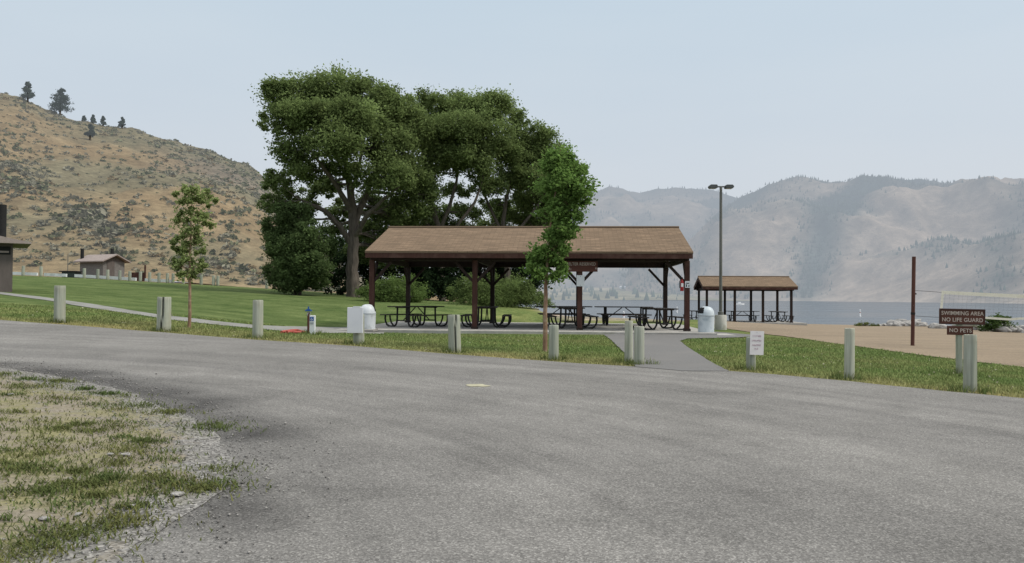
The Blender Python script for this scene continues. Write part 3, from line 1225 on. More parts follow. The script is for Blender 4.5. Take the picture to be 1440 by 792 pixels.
DG = (.165, .218, .082)
t1_base = on(496, 55)
T1 = [[(495, 418, 0, .50), (496, 380, 0, .42), (498, 330, 0, .36), (496, 290, 0, .28), (490, 250, 0, .24), (480, 205, 0, .14), (474, 160, 0, .06)],
      [(497, 320, 0, .28), (512, 280, 1, .22), (528, 240, 1.5, .15), (545, 190, 2, .06)],
      [(496, 345, 0, .24), (478, 318, -.5, .2), (455, 296, -1, .16), (438, 288, -1.5, .12), (420, 280, -2, .05)],
      [(495, 300, 0, .22), (474, 262, -1.5, .17), (452, 232, -2.5, .11), (425, 195, -3, .05)],
      [(497, 335, 0, .2), (515, 305, -1, .17), (540, 280, -2, .11), (562, 262, -2.5, .05)],
      [(493, 275, 0, .16), (505, 235, -2, .12), (512, 190, -3, .06)]]
B1 = [px_blob(*b, 55, dy) for b, dy in [
    ((408, 134, 42, 26), 0), ((460, 123, 48, 25), 1), ((520, 130, 40, 25), 0), ((574, 156, 28, 26), 1), ((548, 158, 34, 30), 0), ((400, 168, 36, 24), -1), ((440, 160, 46, 28), -3),
    ((500, 165, 48, 30), -3), ((470, 200, 52, 26), -4), ((412, 212, 34, 22), -2), ((545, 205, 42, 34), -1), ((575, 185, 36, 34), 1), ((430, 240, 32, 18), -2),
    ((392, 252, 24, 18), -1), ((378, 286, 20, 16), 0), ((400, 276, 24, 14), 1), ((540, 248, 46, 24), -2), ((480, 238, 30, 12), -1), ((575, 240, 40, 34), 2), ((560, 300, 34, 24), 3),
    ((590, 275, 30, 34), 3), ((530, 330, 30, 26), 3), ((555, 350, 40, 26), 5), ((440, 285, 22, 12), 3), ((468, 262, 18, 9), 2), ((450, 262, 26, 12), 4), ((520, 285, 22, 14), 5), ((476, 300, 22, 12), 6), ((420, 310, 22, 12), 3), ((535, 300, 22, 20), 6), ((510, 345, 22, 26), 7), ((470, 320, 20, 14), 7)]]
tree('cottonwood_tree', 'tallest broad cottonwood with pale forked trunk, west of the shelter roof', 'tree', t1_base, T1, 55, B1, 1350, .20, DG, seed=1)

t2_base = on(622, 60)
T2 = [[(622, 425, 0, .30), (620, 370, 0, .26), (616, 320, 0, .2), (604, 280, 0, .22), (596, 240, 0, .14), (600, 190, 0, .06)],
      [(617, 330, 0, .18), (632, 290, 0, .14), (642, 255, 0, .10), (648, 200, 0, .06)],
      [(618, 345, 0, .16), (598, 310, 1, .12), (584, 280, 1, .1), (575, 250, 1, .05)],
      [(619, 350, 0, .16), (645, 315, -1, .12), (668, 285, -1, .11), (680, 250, -1, .05)]]
B2 = [px_blob(*b, 60, dy) for b, dy in [
    ((612, 152, 34, 28), 0), ((650, 150, 34, 24), 1), ((684, 152, 40, 24), 0), ((604, 195, 34, 28), -2), ((645, 185, 44, 28), -2), ((690, 190, 42, 28), -1),
    ((620, 230, 36, 22), -1), ((664, 226, 46, 24), -1), ((600, 262, 26, 16), 1), ((640, 268, 24, 12), 2), ((684, 262, 30, 16), 1), ((588, 308, 30, 20), 2), ((660, 300, 24, 12), 3), ((600, 345, 34, 16), 3), ((628, 300, 26, 14), 5), ((645, 322, 30, 12), 5), ((575, 330, 26, 16), 5), ((612, 318, 22, 10), 6)]]
tree('cottonwood_tree', 'broad cottonwood with several thin stems rising behind the shelter ridge', 'tree', t2_base, T2, 60, B2, 1250, .20,
     (.172, .228, .086), seed=2)

t3_base = on(716, 63)
T3 = [[(716, 430, 0, .30), (712, 370, 0, .25), (706, 320, 0, .19), (712, 280, 0, .14), (722, 240, 0, .12), (728, 205, 0, .05)],
      [(708, 330, 0, .15), (690, 295, 0, .11), (676, 262, 0, .1)],
      [(711, 345, 0, .15), (740, 310, 0, .11), (762, 282, 0, .11), (775, 255, 0, .05)],
      [(712, 360, 0, .14), (755, 325, 1, .10), (785, 300, 1, .07)]]
B3 = [px_blob(*b, 63, dy) for b, dy in [
    ((716, 172, 26, 20), 0), ((750, 192, 34, 22), 0), ((722, 215, 42, 24), -1), ((768, 215, 36, 24), 0), ((795, 245, 26, 28), 0), ((756, 248, 42, 22), -1),
    ((716, 252, 32, 18), 1), ((785, 282, 32, 22), 1), ((740, 284, 32, 14), 2), ((700, 290, 24, 10), 2), ((775, 306, 36, 14), 2), ((735, 310, 26, 10), 3), ((710, 300, 28, 12), 6), ((690, 318, 28, 9), 6), ((760, 318, 40, 9), 5), ((745, 268, 26, 12), 4)]]
tree('cottonwood_tree', 'smaller cottonwood with sloping crown between the broad tree and the bright young tree', 'tree', t3_base, T3, 63, B3, 1150, .20,
     (.160, .214, .080), seed=3)

t4_base = on(418, 52)
T4 = [[(418, 412, 0, .28), (418, 380, 0, .24), (420, 340, 0, .16), (420, 300, 0, .08)], [(418, 395, 0, .16), (440, 360, 0, .12), (450, 330, 0, .06)]]
B4 = [px_blob(*b, 52, dy) for b, dy in [((388, 385, 16, 22), 0), ((386, 320, 20, 24), 0), ((420, 350, 34, 40), 0), ((418, 392, 36, 14), 0), ((398, 296, 18, 14), 0),
    ((412, 312, 26, 24), 0), ((398, 345, 24, 26), 0), ((432, 335, 26, 28), -1), ((405, 380, 24, 22), -1), ((438, 375, 28, 26), -1), ((424, 300, 18, 16), 0), ((454, 350, 20, 36), 1),
    ((412, 402, 22, 8), -1), ((448, 398, 20, 10), 0)]]
tree('juniper_tree', 'dense dark low tree with foliage reaching the lawn, beside the forked trunk', 'tree', t4_base, T4, 52, B4, 3000, .17,
     (.105, .152, .060), seed=4)
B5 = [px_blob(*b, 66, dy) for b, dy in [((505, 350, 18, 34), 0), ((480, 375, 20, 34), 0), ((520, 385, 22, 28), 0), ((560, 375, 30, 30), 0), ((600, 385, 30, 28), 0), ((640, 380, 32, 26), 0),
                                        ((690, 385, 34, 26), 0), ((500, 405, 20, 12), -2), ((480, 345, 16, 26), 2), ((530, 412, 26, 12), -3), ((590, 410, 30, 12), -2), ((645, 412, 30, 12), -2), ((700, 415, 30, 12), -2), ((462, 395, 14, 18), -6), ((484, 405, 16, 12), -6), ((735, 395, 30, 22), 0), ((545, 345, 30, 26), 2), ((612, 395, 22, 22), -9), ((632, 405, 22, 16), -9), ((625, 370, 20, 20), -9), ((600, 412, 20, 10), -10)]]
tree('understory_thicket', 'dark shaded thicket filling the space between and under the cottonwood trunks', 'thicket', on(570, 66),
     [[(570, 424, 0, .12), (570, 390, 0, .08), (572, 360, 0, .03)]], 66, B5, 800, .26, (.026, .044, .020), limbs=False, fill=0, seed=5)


def bush(name, label, px, D, blobs, col, density, leaf, seed, cat='bush', mat='leaf', stems=6):
    global RNG
    RNG = np.random.default_rng(300 + seed)
    base = on(px, D)
    root = thing(name, label, cat, base)
    bl = [px_blob(*b, D, 0) for b in blobs]
    pts, tint, subs = crown_points(bl, density, .45, .4)
    m = pts[:, 2] > base[2] - .1
    pts, tint = pts[m], tint[m]
    tb = MB()
    for s in subs[::max(1, len(subs) // stems)]:
        p = bent(np.zeros(3), np.array(s) - base, .08, 4)
        tb.tube([tuple(q_) for q_ in p], [.05, .04, .03, .012], 5)
    tb.build('stems', M['bark'], root, smooth=True)
    v, f = leaves(pts - base, leaf, aspect=.4)
    np_mesh('foliage', v, f, M[mat], root, cols=leaf_cols(tint, col))
    return root


bush('willow_bush', 'round light green bush seen under the west end of the shelter roof', 556, 46,
     [(530, 408, 26, 16), (560, 404, 32, 20), (590, 412, 22, 16), (545, 420, 40, 8), (512, 412, 14, 10), (575, 418, 34, 10)], (.13, .19, .06), 4200, .13, 1)
bush('willow_bush', 'wide light green bush seen under the middle of the shelter roof', 696, 45,
     [(650, 412, 24, 16), (685, 405, 34, 22), (722, 404, 30, 22), (748, 418, 24, 18), (690, 424, 60, 10), (768, 432, 16, 14), (784, 440, 10, 8), (665, 398, 22, 14), (710, 416, 40, 16)], (.135, .185, .065), 3600, .13, 2)

# young trees
yb = on(267, 19.9)
TY = [[(267, 466, 0, .045), (267, 430, 0, .038), (267, 380, 0, .03), (268, 330, 0, .022), (270, 285, 0, .012), (271, 258, 0, .004)]]
BY = [px_blob(b[0], b[1], b[2] * 1.15, b[3] * 1.1, 19.9, dy, 18) for b, dy in [((272, 270, 16, 14), 0), ((288, 278, 16, 14), .1), ((256, 284, 14, 14), -.1), ((270, 298, 22, 14), 0), ((254, 312, 14, 12), .1), ((284, 310, 16, 12), -.1),
                                          ((268, 328, 22, 12), 0), ((256, 345, 12, 12), 0), ((278, 345, 14, 12), .1), ((266, 362, 18, 12), 0), ((250, 372, 11, 9), .1), ((277, 378, 12, 9), 0), ((262, 388, 12, 8), 0)]]
tree('young_tree', 'slender young tree with sparse yellowish green leaves, alone on the lawn beside the footpath', 'tree', yb, TY, 19.9, BY, 4300, .08,
     (.25, .31, .12), bark='young_bark', twig=.5, sub_r=.6, shell=.3, seed=6)
yb2 = on(767, 17.4)
TY2 = [[(767, 485, 0, .055), (767, 440, 0, .047), (768, 390, 0, .04), (771, 340, 0, .032), (778, 290, 0, .022), (786, 240, 0, .012), (788, 208, 0, .004)]]
BY2 = [px_blob(b[0] + (2 if b[1] > 260 else 0), b[1], b[2] * 1.12, b[3] * 1.1, 17.4, dy, 28) for b, dy in [
    ((788, 214, 18, 16), 0), ((775, 235, 20, 18), 0), ((803, 238, 20, 16), .2), ((790, 255, 26, 18), -.2), ((815, 262, 18, 16), 0), ((768, 268, 18, 18), .2), ((798, 282, 28, 16), 0),
    ((822, 278, 12, 12), 0), ((776, 298, 22, 15), 0), ((804, 304, 20, 12), 0), ((790, 322, 20, 12), 0), ((768, 335, 18, 12), 0), ((786, 345, 18, 11), 0), ((757, 356, 20, 12), 0),
    ((774, 364, 16, 10), 0), ((750, 378, 14, 9), 0), ((768, 388, 20, 9), 0), ((788, 384, 7, 7), 0)]]
tree('young_tree', 'young tree with bright green leaning crown and thin reddish trunk, before the shelter', 'tree', yb2, TY2, 17.4, BY2, 14500, .085,
     (.15, .245, .068), bark='young_bark', twig=.5, sub_r=.62, shell=.25, seed=7)

# ------------------------------------------------------------------ hill plants
RNG = np.random.default_rng(11)


def sage_field():
    pts, rad, cols_ = [], [], []

    def put(px, t, r, c):
        p = hill_point(px, t)
        pts.append(p)
        rad.append(r)
        cols_.append(c)
    green_s = np.array([.15, .158, .092])
    grey_s = np.array([.225, .215, .16])
    dk = np.array([.095, .105, .06])
    tanc = np.array([.20, .15, .08])
    k = 0
    while k < 3400:
        px = RNG.uniform(-40, 480)
        t = RNG.uniform(.01, 1)
        nz = noise.fractal((px * .02, t * 6, 2), 1, 2, 4)
        dens = .12 + max(0, nz) * .7
        dens += .5 * max(0, min(1, (px - 190) / 110)) * (1 if t > .4 else .3)
        dens += .5 * math.exp(-((px + 10) / 60) ** 2) * (1 if .2 < t < .62 else .2)
        if 260 < px < 400 and t < .09:
            dens += .6
        if t > .86:
            dens += .3
        if RNG.random() > dens:
            continue
        k += 1
        c = (grey_s if RNG.random() < .55 else green_s) if RNG.random() < .75 else (dk if RNG.random() < .5 else tanc)
        put(px, t, RNG.uniform(.3, .95) * (1.4 if RNG.random() < .18 else .85), c)
    # the dense bushes above the small toilet building
    for _ in range(110):
        px = RNG.normal(140, 33)
        t = RNG.normal(.16, .042) + (px - 142) * -.0006
        if t > .05:
            put(px, t, RNG.uniform(.6, 1.5), grey_s * .85 if RNG.random() < .6 else green_s * .8)
    for _ in range(60):
        px = RNG.normal(25, 18)
        t = RNG.normal(.33, .06)
        put(px, t, RNG.uniform(.6, 1.4), grey_s * .9 if RNG.random() < .6 else green_s)
    pts_, rad_, cc = np.array(pts), np.array(rad), np.array(cols_)
    m_ = 16
    n = len(pts_)
    u = RNG.normal(0, 1, (n, m_, 3))
    u /= np.linalg.norm(u, axis=2)[..., None]
    u[..., 2] = np.abs(u[..., 2]) * .7
    c = pts_[:, None] + u * rad_[:, None, None] * RNG.uniform(.35, 1, (n, m_, 1))
    v, f = leaves(c.reshape(-1, 3), .5)
    sc_ = np.repeat(rad_, m_)
    ctr = np.repeat(c.reshape(-1, 3), 4, 0)
    v = ctr + (v - ctr) * np.repeat(sc_, 4)[:, None] * 1.5
    col = np.repeat(np.repeat(cc, m_, 0), 4, 0) * np.repeat(RNG.uniform(.65, 1.3, n * m_), 4)[:, None]
    o = np_mesh('sagebrush', v, f, M['hill_leaf'], cols=col)
    tag(o, 'grey green sagebrush dotted over the dry hillside', 'sagebrush', kind='stuff')


sage_field()


def hill_tree(name, label, px, py_top, py_bot, width_px, seed, dark=(.034, .056, .028), t=None, cat='tree', lop=0, D_=None, group=None):
    global RNG
    RNG = np.random.default_rng(500 + seed)
    if t is None:
        t = .985
    p = hill_point(px, t)
    D = p[1]
    k = D / F
    hgt = (py_bot - py_top) * k * .82
    wd = width_px * k / 2 * .72
    root = thing(name, label, cat, p, 0, group)
    tb = MB()
    tb.tube([(0, 0, -.5), (0, 0, hgt * .5), (lop * wd * .4, 0, hgt * .95)], [.28, .2, .04], 6)
    tb.build('trunk', M['bark'], root)
    bl = []
    nl = 7
    for i in range(nl):
        f_ = (i + .8) / nl
        zc = hgt * (.2 + .75 * f_)
        wr = wd * (1.02 - .75 * f_ ** 1.6)
        for j in range(3):
            a = RNG.uniform(0, 6.28)
            bl.append((np.array([math.cos(a) * wr * .5 + lop * wd * f_ * .3, math.sin(a) * wr * .5, zc + RNG.normal(0, .04) * hgt]), np.array([wr * .6, wr * .6, hgt * .09])))
    pts, tint, _ = crown_points(bl, 110, .5, .3)
    v, f = leaves(pts, .42, aspect=.5)
    np_mesh('crown', v, f, M['hill_leaf'], root, cols=leaf_cols(tint, dark))


hill_tree('pine_tree', 'open crowned pine standing highest on the hill crest', 34, 106, 140, 32, 1)
hill_tree('pine_tree', 'thick dark two-topped pine on the hill crest below the highest one', 80, 121, 166, 48, 2, (.028, .046, .024), lop=.4)
hill_tree('pine_tree', 'tiny bushy pine first of the four small ones on the crest', 114, 158, 168, 10, 3, group='small pines on the hill crest')
hill_tree('pine_tree', 'small pointed pine second of the four small ones on the crest', 127, 154, 171, 11, 4, group='small pines on the hill crest')
hill_tree('pine_tree', 'small round pine third of the four small ones on the crest', 141, 155, 172, 12, 5, group='small pines on the hill crest')
hill_tree('pine_tree', 'small cone shaped pine standing apart on the descending crest', 168, 154, 174, 15, 6, group='small pines on the hill crest')
hill_tree('juniper_bush', 'dark round juniper alone on the upper hillside below the crest pines', 123, 176, 204, 21, 7, (.05, .065, .042), t=.79, cat='bush')


# ------------------------------------------------------------------ picnic tables
def table_parts(root):
    t = MB()
    for k in range(5):
        t.box((0, -.30 + k * .15, .745), (2.28, .142, .038))
    t.build('tabletop', M['table_wood'], root, bevel=.006)
    for s in (-1, 1):
        b = MB()
        for k in range(2):
            b.box((0, s * (.66 + k * .145), .445), (1.98, .138, .038))
        b.build('bench', M['table_wood'], root, bevel=.006)
    for sx_ in (-.74, .74):
        for s in (-1, 1):
            p = [(sx_, s * .84, .42), (sx_, s * .85, .32), (sx_, s * .83, .2), (sx_, s * .76, .09), (sx_, s * .64, .035), (sx_, s * .45, .03), (sx_, s * .34, .07), (sx_, s * .28, .17),
                 (sx_, s * .26, .3), (sx_, s * .25, .72)]
            g = MB().tube(p, .034, 10)
            g.tube([(sx_, s * .62, .42), (sx_, s * .60, .3), (sx_, s * .54, .16), (sx_, s * .44, .06)], .03, 8)
            g.build('leg', M['black_steel'], root, smooth=True)
        c = MB()
        c.tube([(sx_, -.25, .24), (sx_, .25, .24)], .022, 8)
        c.tube([(sx_, -.34, .715), (sx_, .34, .715)], .022, 8)
        c.tube([(sx_ * .97, 0, .24), (sx_ * .1, 0, .715)], .019, 8)
        c.build('brace', M['black_steel'], root, smooth=True)


def slab_pt(px, D):
    p = on(px, D)
    p[2] = SLAB_Z
    return p


SLAB_Z = .19
tables = thing('picnic_table', 'dark picnic table turned at an angle, nearest the white trash can under the big shelter', 'picnic table', slab_pt(586, 28.5), R(55),
               'picnic tables under the big shelter')
table_parts(tables)
for px, D, rz, lab in [
        (685, 28.6, 88, 'dark picnic table seen end-on behind the second front post of the big shelter'),
        (802, 28.2, 93, 'dark picnic table seen end-on behind the post with the reserved sign'),
        (792, 31.6, 1, 'dark picnic table lying lengthwise at the back, behind the end-on table at the sign post'),
        (877, 31.6, 0, 'dark picnic table lying lengthwise in front of the open lake view'),
        (926, 27.6, 95, 'dark picnic table seen end-on beside the post with the red extinguisher')]:
    dup(tables, slab_pt(px, D), R(rz), lab)


# ------------------------------------------------------------------ shelters
def uv_planar(o, u_axis, v_len):
    me = o.data
    uv = me.uv_layers.new(name='UVMap')
    for lp in me.loops:
        co = me.vertices[lp.vertex_index].co
        uv.data[lp.index].uv = (co.x, math.hypot(co.y, co.z) * (1 if co.y < 0 else -1))


def shelter(root, xs_, half, eave, ridge, over_x, over_y, slab, post_w, col_front, col_dark, brace=True, slab_ext=(1, 1)):
    L0, L1 = min(xs_), max(xs_)
    sl = MB().box(((L0 + L1) / 2, 0, -.06 + slab), (L1 - L0 + 2 * slab_ext[0], 2 * half + 2 * slab_ext[1], .16))
    sl.build('slab', M['concrete'], root, bevel=.01)
    for x in xs_:
        for s in (-1, 1):
            p = MB().box((x, s * half, (eave + slab) / 2), (post_w, post_w, eave - slab))
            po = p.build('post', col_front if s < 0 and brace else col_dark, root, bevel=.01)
            q_ = MB().box((x, s * half, slab + .05), (post_w + .05, post_w + .05, .1))
            q_.build('post_foot', M['dark_wood'], po)
            if brace:
                for e in (-1, 1):
                    if (x == L0 and e < 0) or (x == L1 and e > 0):
                        continue
                    b = MB().beam((x + e * post_w * .4, s * half, eave - .72), (x + e * .68, s * half, eave - .06), .09, .09, up=(0, 1, 0))
                    b.build('brace', col_front if s < 0 and False else col_dark, root)
                b = MB().beam((x, s * (half - post_w * .4), eave - .72), (x, s * (half - .68), eave - .06), .09, .09, up=(1, 0, 0))
                b.build('brace', col_dark, root)
    for s in (-1, 1):
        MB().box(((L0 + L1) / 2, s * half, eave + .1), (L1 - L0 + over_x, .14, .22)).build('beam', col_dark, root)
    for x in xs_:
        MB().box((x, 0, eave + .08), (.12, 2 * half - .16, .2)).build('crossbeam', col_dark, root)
    # roof slopes
    ye = half + over_y
    slope = (ridge - eave) / ye
    x0, x1 = L0 - over_x, L1 + over_x
    th = .07
    rf = MB()
    for s in (-1, 1):
        zt = lambda yy: ridge + .28 - slope * abs(yy)
        v = [(x0, 0, zt(0)), (x1, 0, zt(0)), (x1, s * ye, zt(ye)), (x0, s * ye, zt(ye)),
             (x0, 0, zt(0) - th), (x1, 0, zt(0) - th), (x1, s * ye, zt(ye) - th), (x0, s * ye, zt(ye) - th)]
        f = [(0, 1, 2, 3), (7, 6, 5, 4), (2, 6, 7, 3), (1, 5, 6, 2), (0, 3, 7, 4)]
        if s < 0:
            f = [q_[::-1] for q_ in f]
        rf.add(v, f)
    o = rf.build('roof', M['shingle'], root)
    uv_planar(o, 0, ye)
    zb = ridge + .28 - slope * ye
    for s in (-1, 1):
        MB().box(((x0 + x1) / 2, s * (ye - .03), zb - .13), (x1 - x0 - .02, .04, .2)).build('fascia', M['brown_wood'], o)
    for xx in (x0, x1):
        for s in (-1, 1):
            MB().beam((xx - (.03 if xx > 0 else -.03), 0, ridge + .28 - th - .09), (xx - (.03 if xx > 0 else -.03), s * (ye - .06), zb - th - .07), .04, .18).build('bargeboard', M['brown_wood'], o)
    # plank soffit below the shingles
    sf = MB()
    for s in (-1, 1):
        zt = lambda yy: ridge + .28 - slope * abs(yy) - th - .03
        v = [(x0 + .08, 0, zt(0)), (x1 - .08, 0, zt(0)), (x1 - .08, s * (ye - .06), zt(ye - .06)), (x0 + .08, s * (ye - .06), zt(ye - .06))]
        sf.add(v, [(0, 1, 2, 3)])
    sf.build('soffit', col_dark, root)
    MB().tube([(x0 - .01, 0, ridge + .28), (x1 + .01, 0, ridge + .28)], .06, 6).build('ridge_cap', M['shingle'], o)
    return root


pr = on(966, 26.1)
pl = on(523, 26.9)
ang = math.atan2(pr[1] - pl[1], pr[0] - pl[0])
ln = math.hypot(pr[0] - pl[0], pr[1] - pl[1])
HALF = 3.0
mid = (pr + pl) / 2
cen = np.array([mid[0] - math.sin(ang) * HALF, mid[1] + math.cos(ang) * HALF, 0])
SLAB_TOP = SLAB_Z
big = thing('picnic_shelter', 'large open picnic shelter with brown shingled gable roof and eight posts, before the cottonwoods', 'shelter', (cen[0], cen[1], SLAB_TOP), ang)
shelter(big, [-ln / 2, -ln / 6, ln / 6, ln / 2], HALF, 2.36, 3.46, .13, .5, 0, .17, M['brown_wood'], M['dark_wood'], True, (.75, 1.35))
lt = MB().lathe([(.05, 0), (.16, -.02), (.17, -.06), (.1, -.1), (.0, -.11)], 16, (2.6, -1.0, 2.85))
lt.build('ceiling_light', M['lens'], big, smooth=True)

p1 = on(1112.8, 55)
p0 = on(994, 55.6)
ang2 = math.atan2(p1[1] - p0[1], p1[0] - p0[0])
ln2 = math.hypot(p1[0] - p0[0], p1[1] - p0[1])
mid2 = (p1 + p0) / 2
c2 = np.array([mid2[0] - math.sin(ang2) * 2.1, mid2[1] + math.cos(ang2) * 2.1])
z2 = at(1055, 455, 54)[2] + .02
small = thing('picnic_shelter', 'small open picnic shelter with brown gable roof standing by the lake beach', 'shelter', (c2[0], c2[1], z2), ang2)
shelter(small, [-ln2 / 2, -ln2 / 6, ln2 / 6, ln2 / 2], 2.1, 2.28, 3.02, .35, .45, 0, .16, M['brown_wood'], M['dark_wood'], False, (.9, .7))
for px, D, rz, lab in [(981, 57.3, 90, 'dark picnic table in the small beach shelter, half hidden by the trash can'),
                       (1044, 57.2, 0, 'dark picnic table seen lengthwise in the middle of the small beach shelter'),
                       (1094, 56.8, 88, 'dark picnic table seen end-on at the east end of the small beach shelter')]:
    p = on(px, D)
    p[2] = z2 + .02
    dup(tables, p, R(rz), lab, 'picnic tables under the small shelter')


# ------------------------------------------------------------------ bollards
def bollard_mesh(seed, rad=.125, hgt=.85, crack=None, square=0):
    rng = random.Random(seed)
    n = 28
    rings = [0, .1, .3, .5, .7, .9, .985, 1.0]
    vs, cr = [], []
    for i, t in enumerate(rings):
        for k in range(n):
            a = 2 * math.pi * k / n
            r = rad * (1 + .03 * noise.noise((math.cos(a) * 2, math.sin(a) * 2, t * 1.5 + seed))) * (1.03 - .05 * t)
            if i == len(rings) - 1:
                r *= .95
            c = 0
            if crack is not None:
                ca = crack + .25 * (t - .5)
                dd = abs((a - ca + math.pi) % (2 * math.pi) - math.pi)
                if dd < .12:
                    r *= .72
                    c = 1
            vs.append((r * math.cos(a), r * math.sin(a), t * hgt + (.004 * rng.uniform(-1, 1) if i == len(rings) - 1 else 0)))
            cr.append(c)
    fs = []
    for i in range(len(rings) - 1):
        for k in range(n):
            k2 = (k + 1) % n
            fs.append((i * n + k, i * n + k2, (i + 1) * n + k2, (i + 1) * n + k))
    fs.append(tuple((len(rings) - 1) * n + k for k in range(n)))
    me = bpy.data.meshes.new('bollard')
    me.from_pydata(vs, [], fs)
    me.polygons.foreach_set('use_smooth', [True] * len(fs))
    me.set_sharp_from_angle(angle=R(45))
    ca_ = me.color_attributes.new('crack', 'FLOAT_COLOR', 'POINT')
    ca_.data.foreach_set('color', np.array([(c, c, c, 1) for c in cr], np.float32).ravel())
    me.materials.append(M['post'])
    return me


def bollard(label, px, D, hgt, wpx, crack=None, seed=1, tilt=(0, 0), name='bollard', group='wooden bollards along the road'):
    p = on(px, D)
    o = bpy.data.objects.new(name, bollard_mesh(seed, wpx * D / F / 2, hgt + .06, crack))
    COL.objects.link(o)
    o.location = (p[0], p[1], p[2] - .06)
    o.rotation_euler = (R(tilt[0]), R(tilt[1]), 0)
    tag(o, label, 'bollard', group)
    return o


FR = -math.pi / 2       # facing the camera
bollard('pale wooden bollard by the footpath, closest to the taupe building', 84.5, 19.5, .92, 14.5, None, 1, (0, -.5))
bollard('wide pale bollard split down its middle, next to the sparse young tree', 231, 18.8, .82, 18.5, FR + .15, 2)
bollard('pale wooden bollard between the sparse young tree and the blue marker post', 363, 18.0, .88, 14.5, None, 3)
bollard('leaning weathered bollard with a long dark crack, before the end-on picnic table', 640.5, 16.4, .79, 17.5, FR + .25, 4, (0, -2.2))
bollard('short pale bollard at the foot of the bright green young tree', 779, 15.6, .69, 14, None, 5)
bollard('taller rear bollard of the touching pair beside the shelter walkway', 884.5, 15.4, .83, 11.5, None, 6)
bollard('shorter front bollard of the touching pair beside the shelter walkway', 899, 14.9, .74, 14.5, None, 7)
bollard('pale wooden bollard alone on the grass before the brown volleyball pole', 1194, 12.6, .82, 13.5, None, 8, (0, .6))
bollard('thick pale bollard standing before the swimming area sign post', 1363.5, 11.3, .83, 17, FR + .9, 9, (0, .4))

# far row of posts along the white kerb
ordn = ['first', 'second', 'third', 'fourth', 'fifth', 'sixth', 'seventh', 'eighth', 'ninth', 'tenth', 'eleventh', 'twelfth', 'thirteenth', 'fourteenth', 'fifteenth', 'sixteenth', 'seventeenth']
far_px = [32, 57, 118, 137, 151, 168, 182, 197, 210, 223, 235, 243, 257.5, 282.5, 300, 306, 375]
me_far = bollard_mesh(21, .125, .92)
for i, px in enumerate(far_px):
    D = 67.6 if px < 250 else 66.5
    p = on(px, D)
    o = bpy.data.objects.new('kerb_post', me_far)
    COL.objects.link(o)
    o.location = (p[0], p[1], p[2] - .05)
    o.rotation_euler = (0, 0, i * 1.3)
    tag(o, '%s short pale post from the taupe building in the far row along the white kerb' % ordn[i], 'post', 'pale posts along the far kerb')


def strip_beam(name, pxs, D, w_, hgt, mat, zoff=0):
    mb = MB()
    pts = [on(p, D) for p in pxs]
    for a, b in zip(pts[:-1], pts[1:]):
        mb.beam((a[0], a[1], a[2] + hgt / 2 + zoff), (b[0], b[1], b[2] + hgt / 2 + zoff), w_, hgt)
    return mb.build(name, mat)


for a, b in [(8, 52), (62, 93), (105, 191), (204, 244)]:
    k = strip_beam('kerb', list(np.arange(a, b, 8)) + [b], 68.2, .22, .26, M['white_paint'], .06)
    tag(k, kind='structure')

# ------------------------------------------------------------------ signs
def text(body, size, loc, parent, mat, name='lettering', bold=.012, align='CENTER', sx_=1.0):
    cu = bpy.data.curves.new(name, 'FONT')
    cu.body = body
    cu.size = size
    cu.align_x = align
    cu.align_y = 'CENTER'
    cu.extrude = .0015
    cu.offset = bold * size
    cu.materials.append(mat)
    cu.space_character = 1.05
    tmp = bpy.data.objects.new(name, cu)
    COL.objects.link(tmp)
    dg = bpy.context.evaluated_depsgraph_get()
    me = bpy.data.meshes.new_from_object(tmp.evaluated_get(dg))
    COL.objects.unlink(tmp)
    bpy.data.objects.remove(tmp)
    o = bpy.data.objects.new(name, me)
    COL.objects.link(o)
    o.parent = parent
    o.location = loc
    o.rotation_euler = (R(90), 0, 0)
    o.scale = (sx_, 1, 1)
    return o


# swimming area sign
D = 13.9
base = on(1350, D)
sg = thing('beach_sign', 'brown wooden sign reading SWIMMING AREA NO LIFE GUARD above a small NO PETS board', 'sign', base, R(-3))
k = D / F


def zpx(px, py, D_):
    return at(px, py, D_)[2]


zg = base[2]
MB().box((-.005, .03, .42), (.085, .085, 1.0)).build('post', M['post'], sg, bevel=.008)
MB().box((0.01, .03, zpx(1350, 446, D) - zg - .16), (.05, .035, .5)).build('bracket', M['rust_steel'], sg)
zc = zpx(1351, 445.5, D) - zg
b1 = MB().box((.012, -.008, zc), (62 * k, .03, 22 * k)).build('board', M['sign_brown'], sg, bevel=.004)
b1.rotation_euler = (0, R(.9), 0)
fr = MB()
for s in (-1, 1):
    fr.box((.012, -.026, zc + s * (11 * k - .011)), (62 * k, .012, .02))
    fr.box((.012 + s * (31 * k - .011), -.026, zc), (.02, .012, 22 * k - .042))
fr.build('border', M['sign_dark'], b1)
text('SWIMMING AREA', .098, (.012, -.026, zc + .058), b1, M['sign_cream'], sx_=.92)
text('NO LIFE GUARD', .098, (.012, -.026, zc - .058), b1, M['sign_cream'], sx_=.95)
zc2 = zpx(1349, 465, D) - zg
b2 = MB().box((-.02, -.008, zc2), (35 * k, .03, 12.5 * k)).build('board', M['sign_brown'], sg, bevel=.004)
b2.rotation_euler = (0, R(.9), 0)
text('NO PETS', .095, (-.02, -.026, zc2), b2, M['sign_cream'])

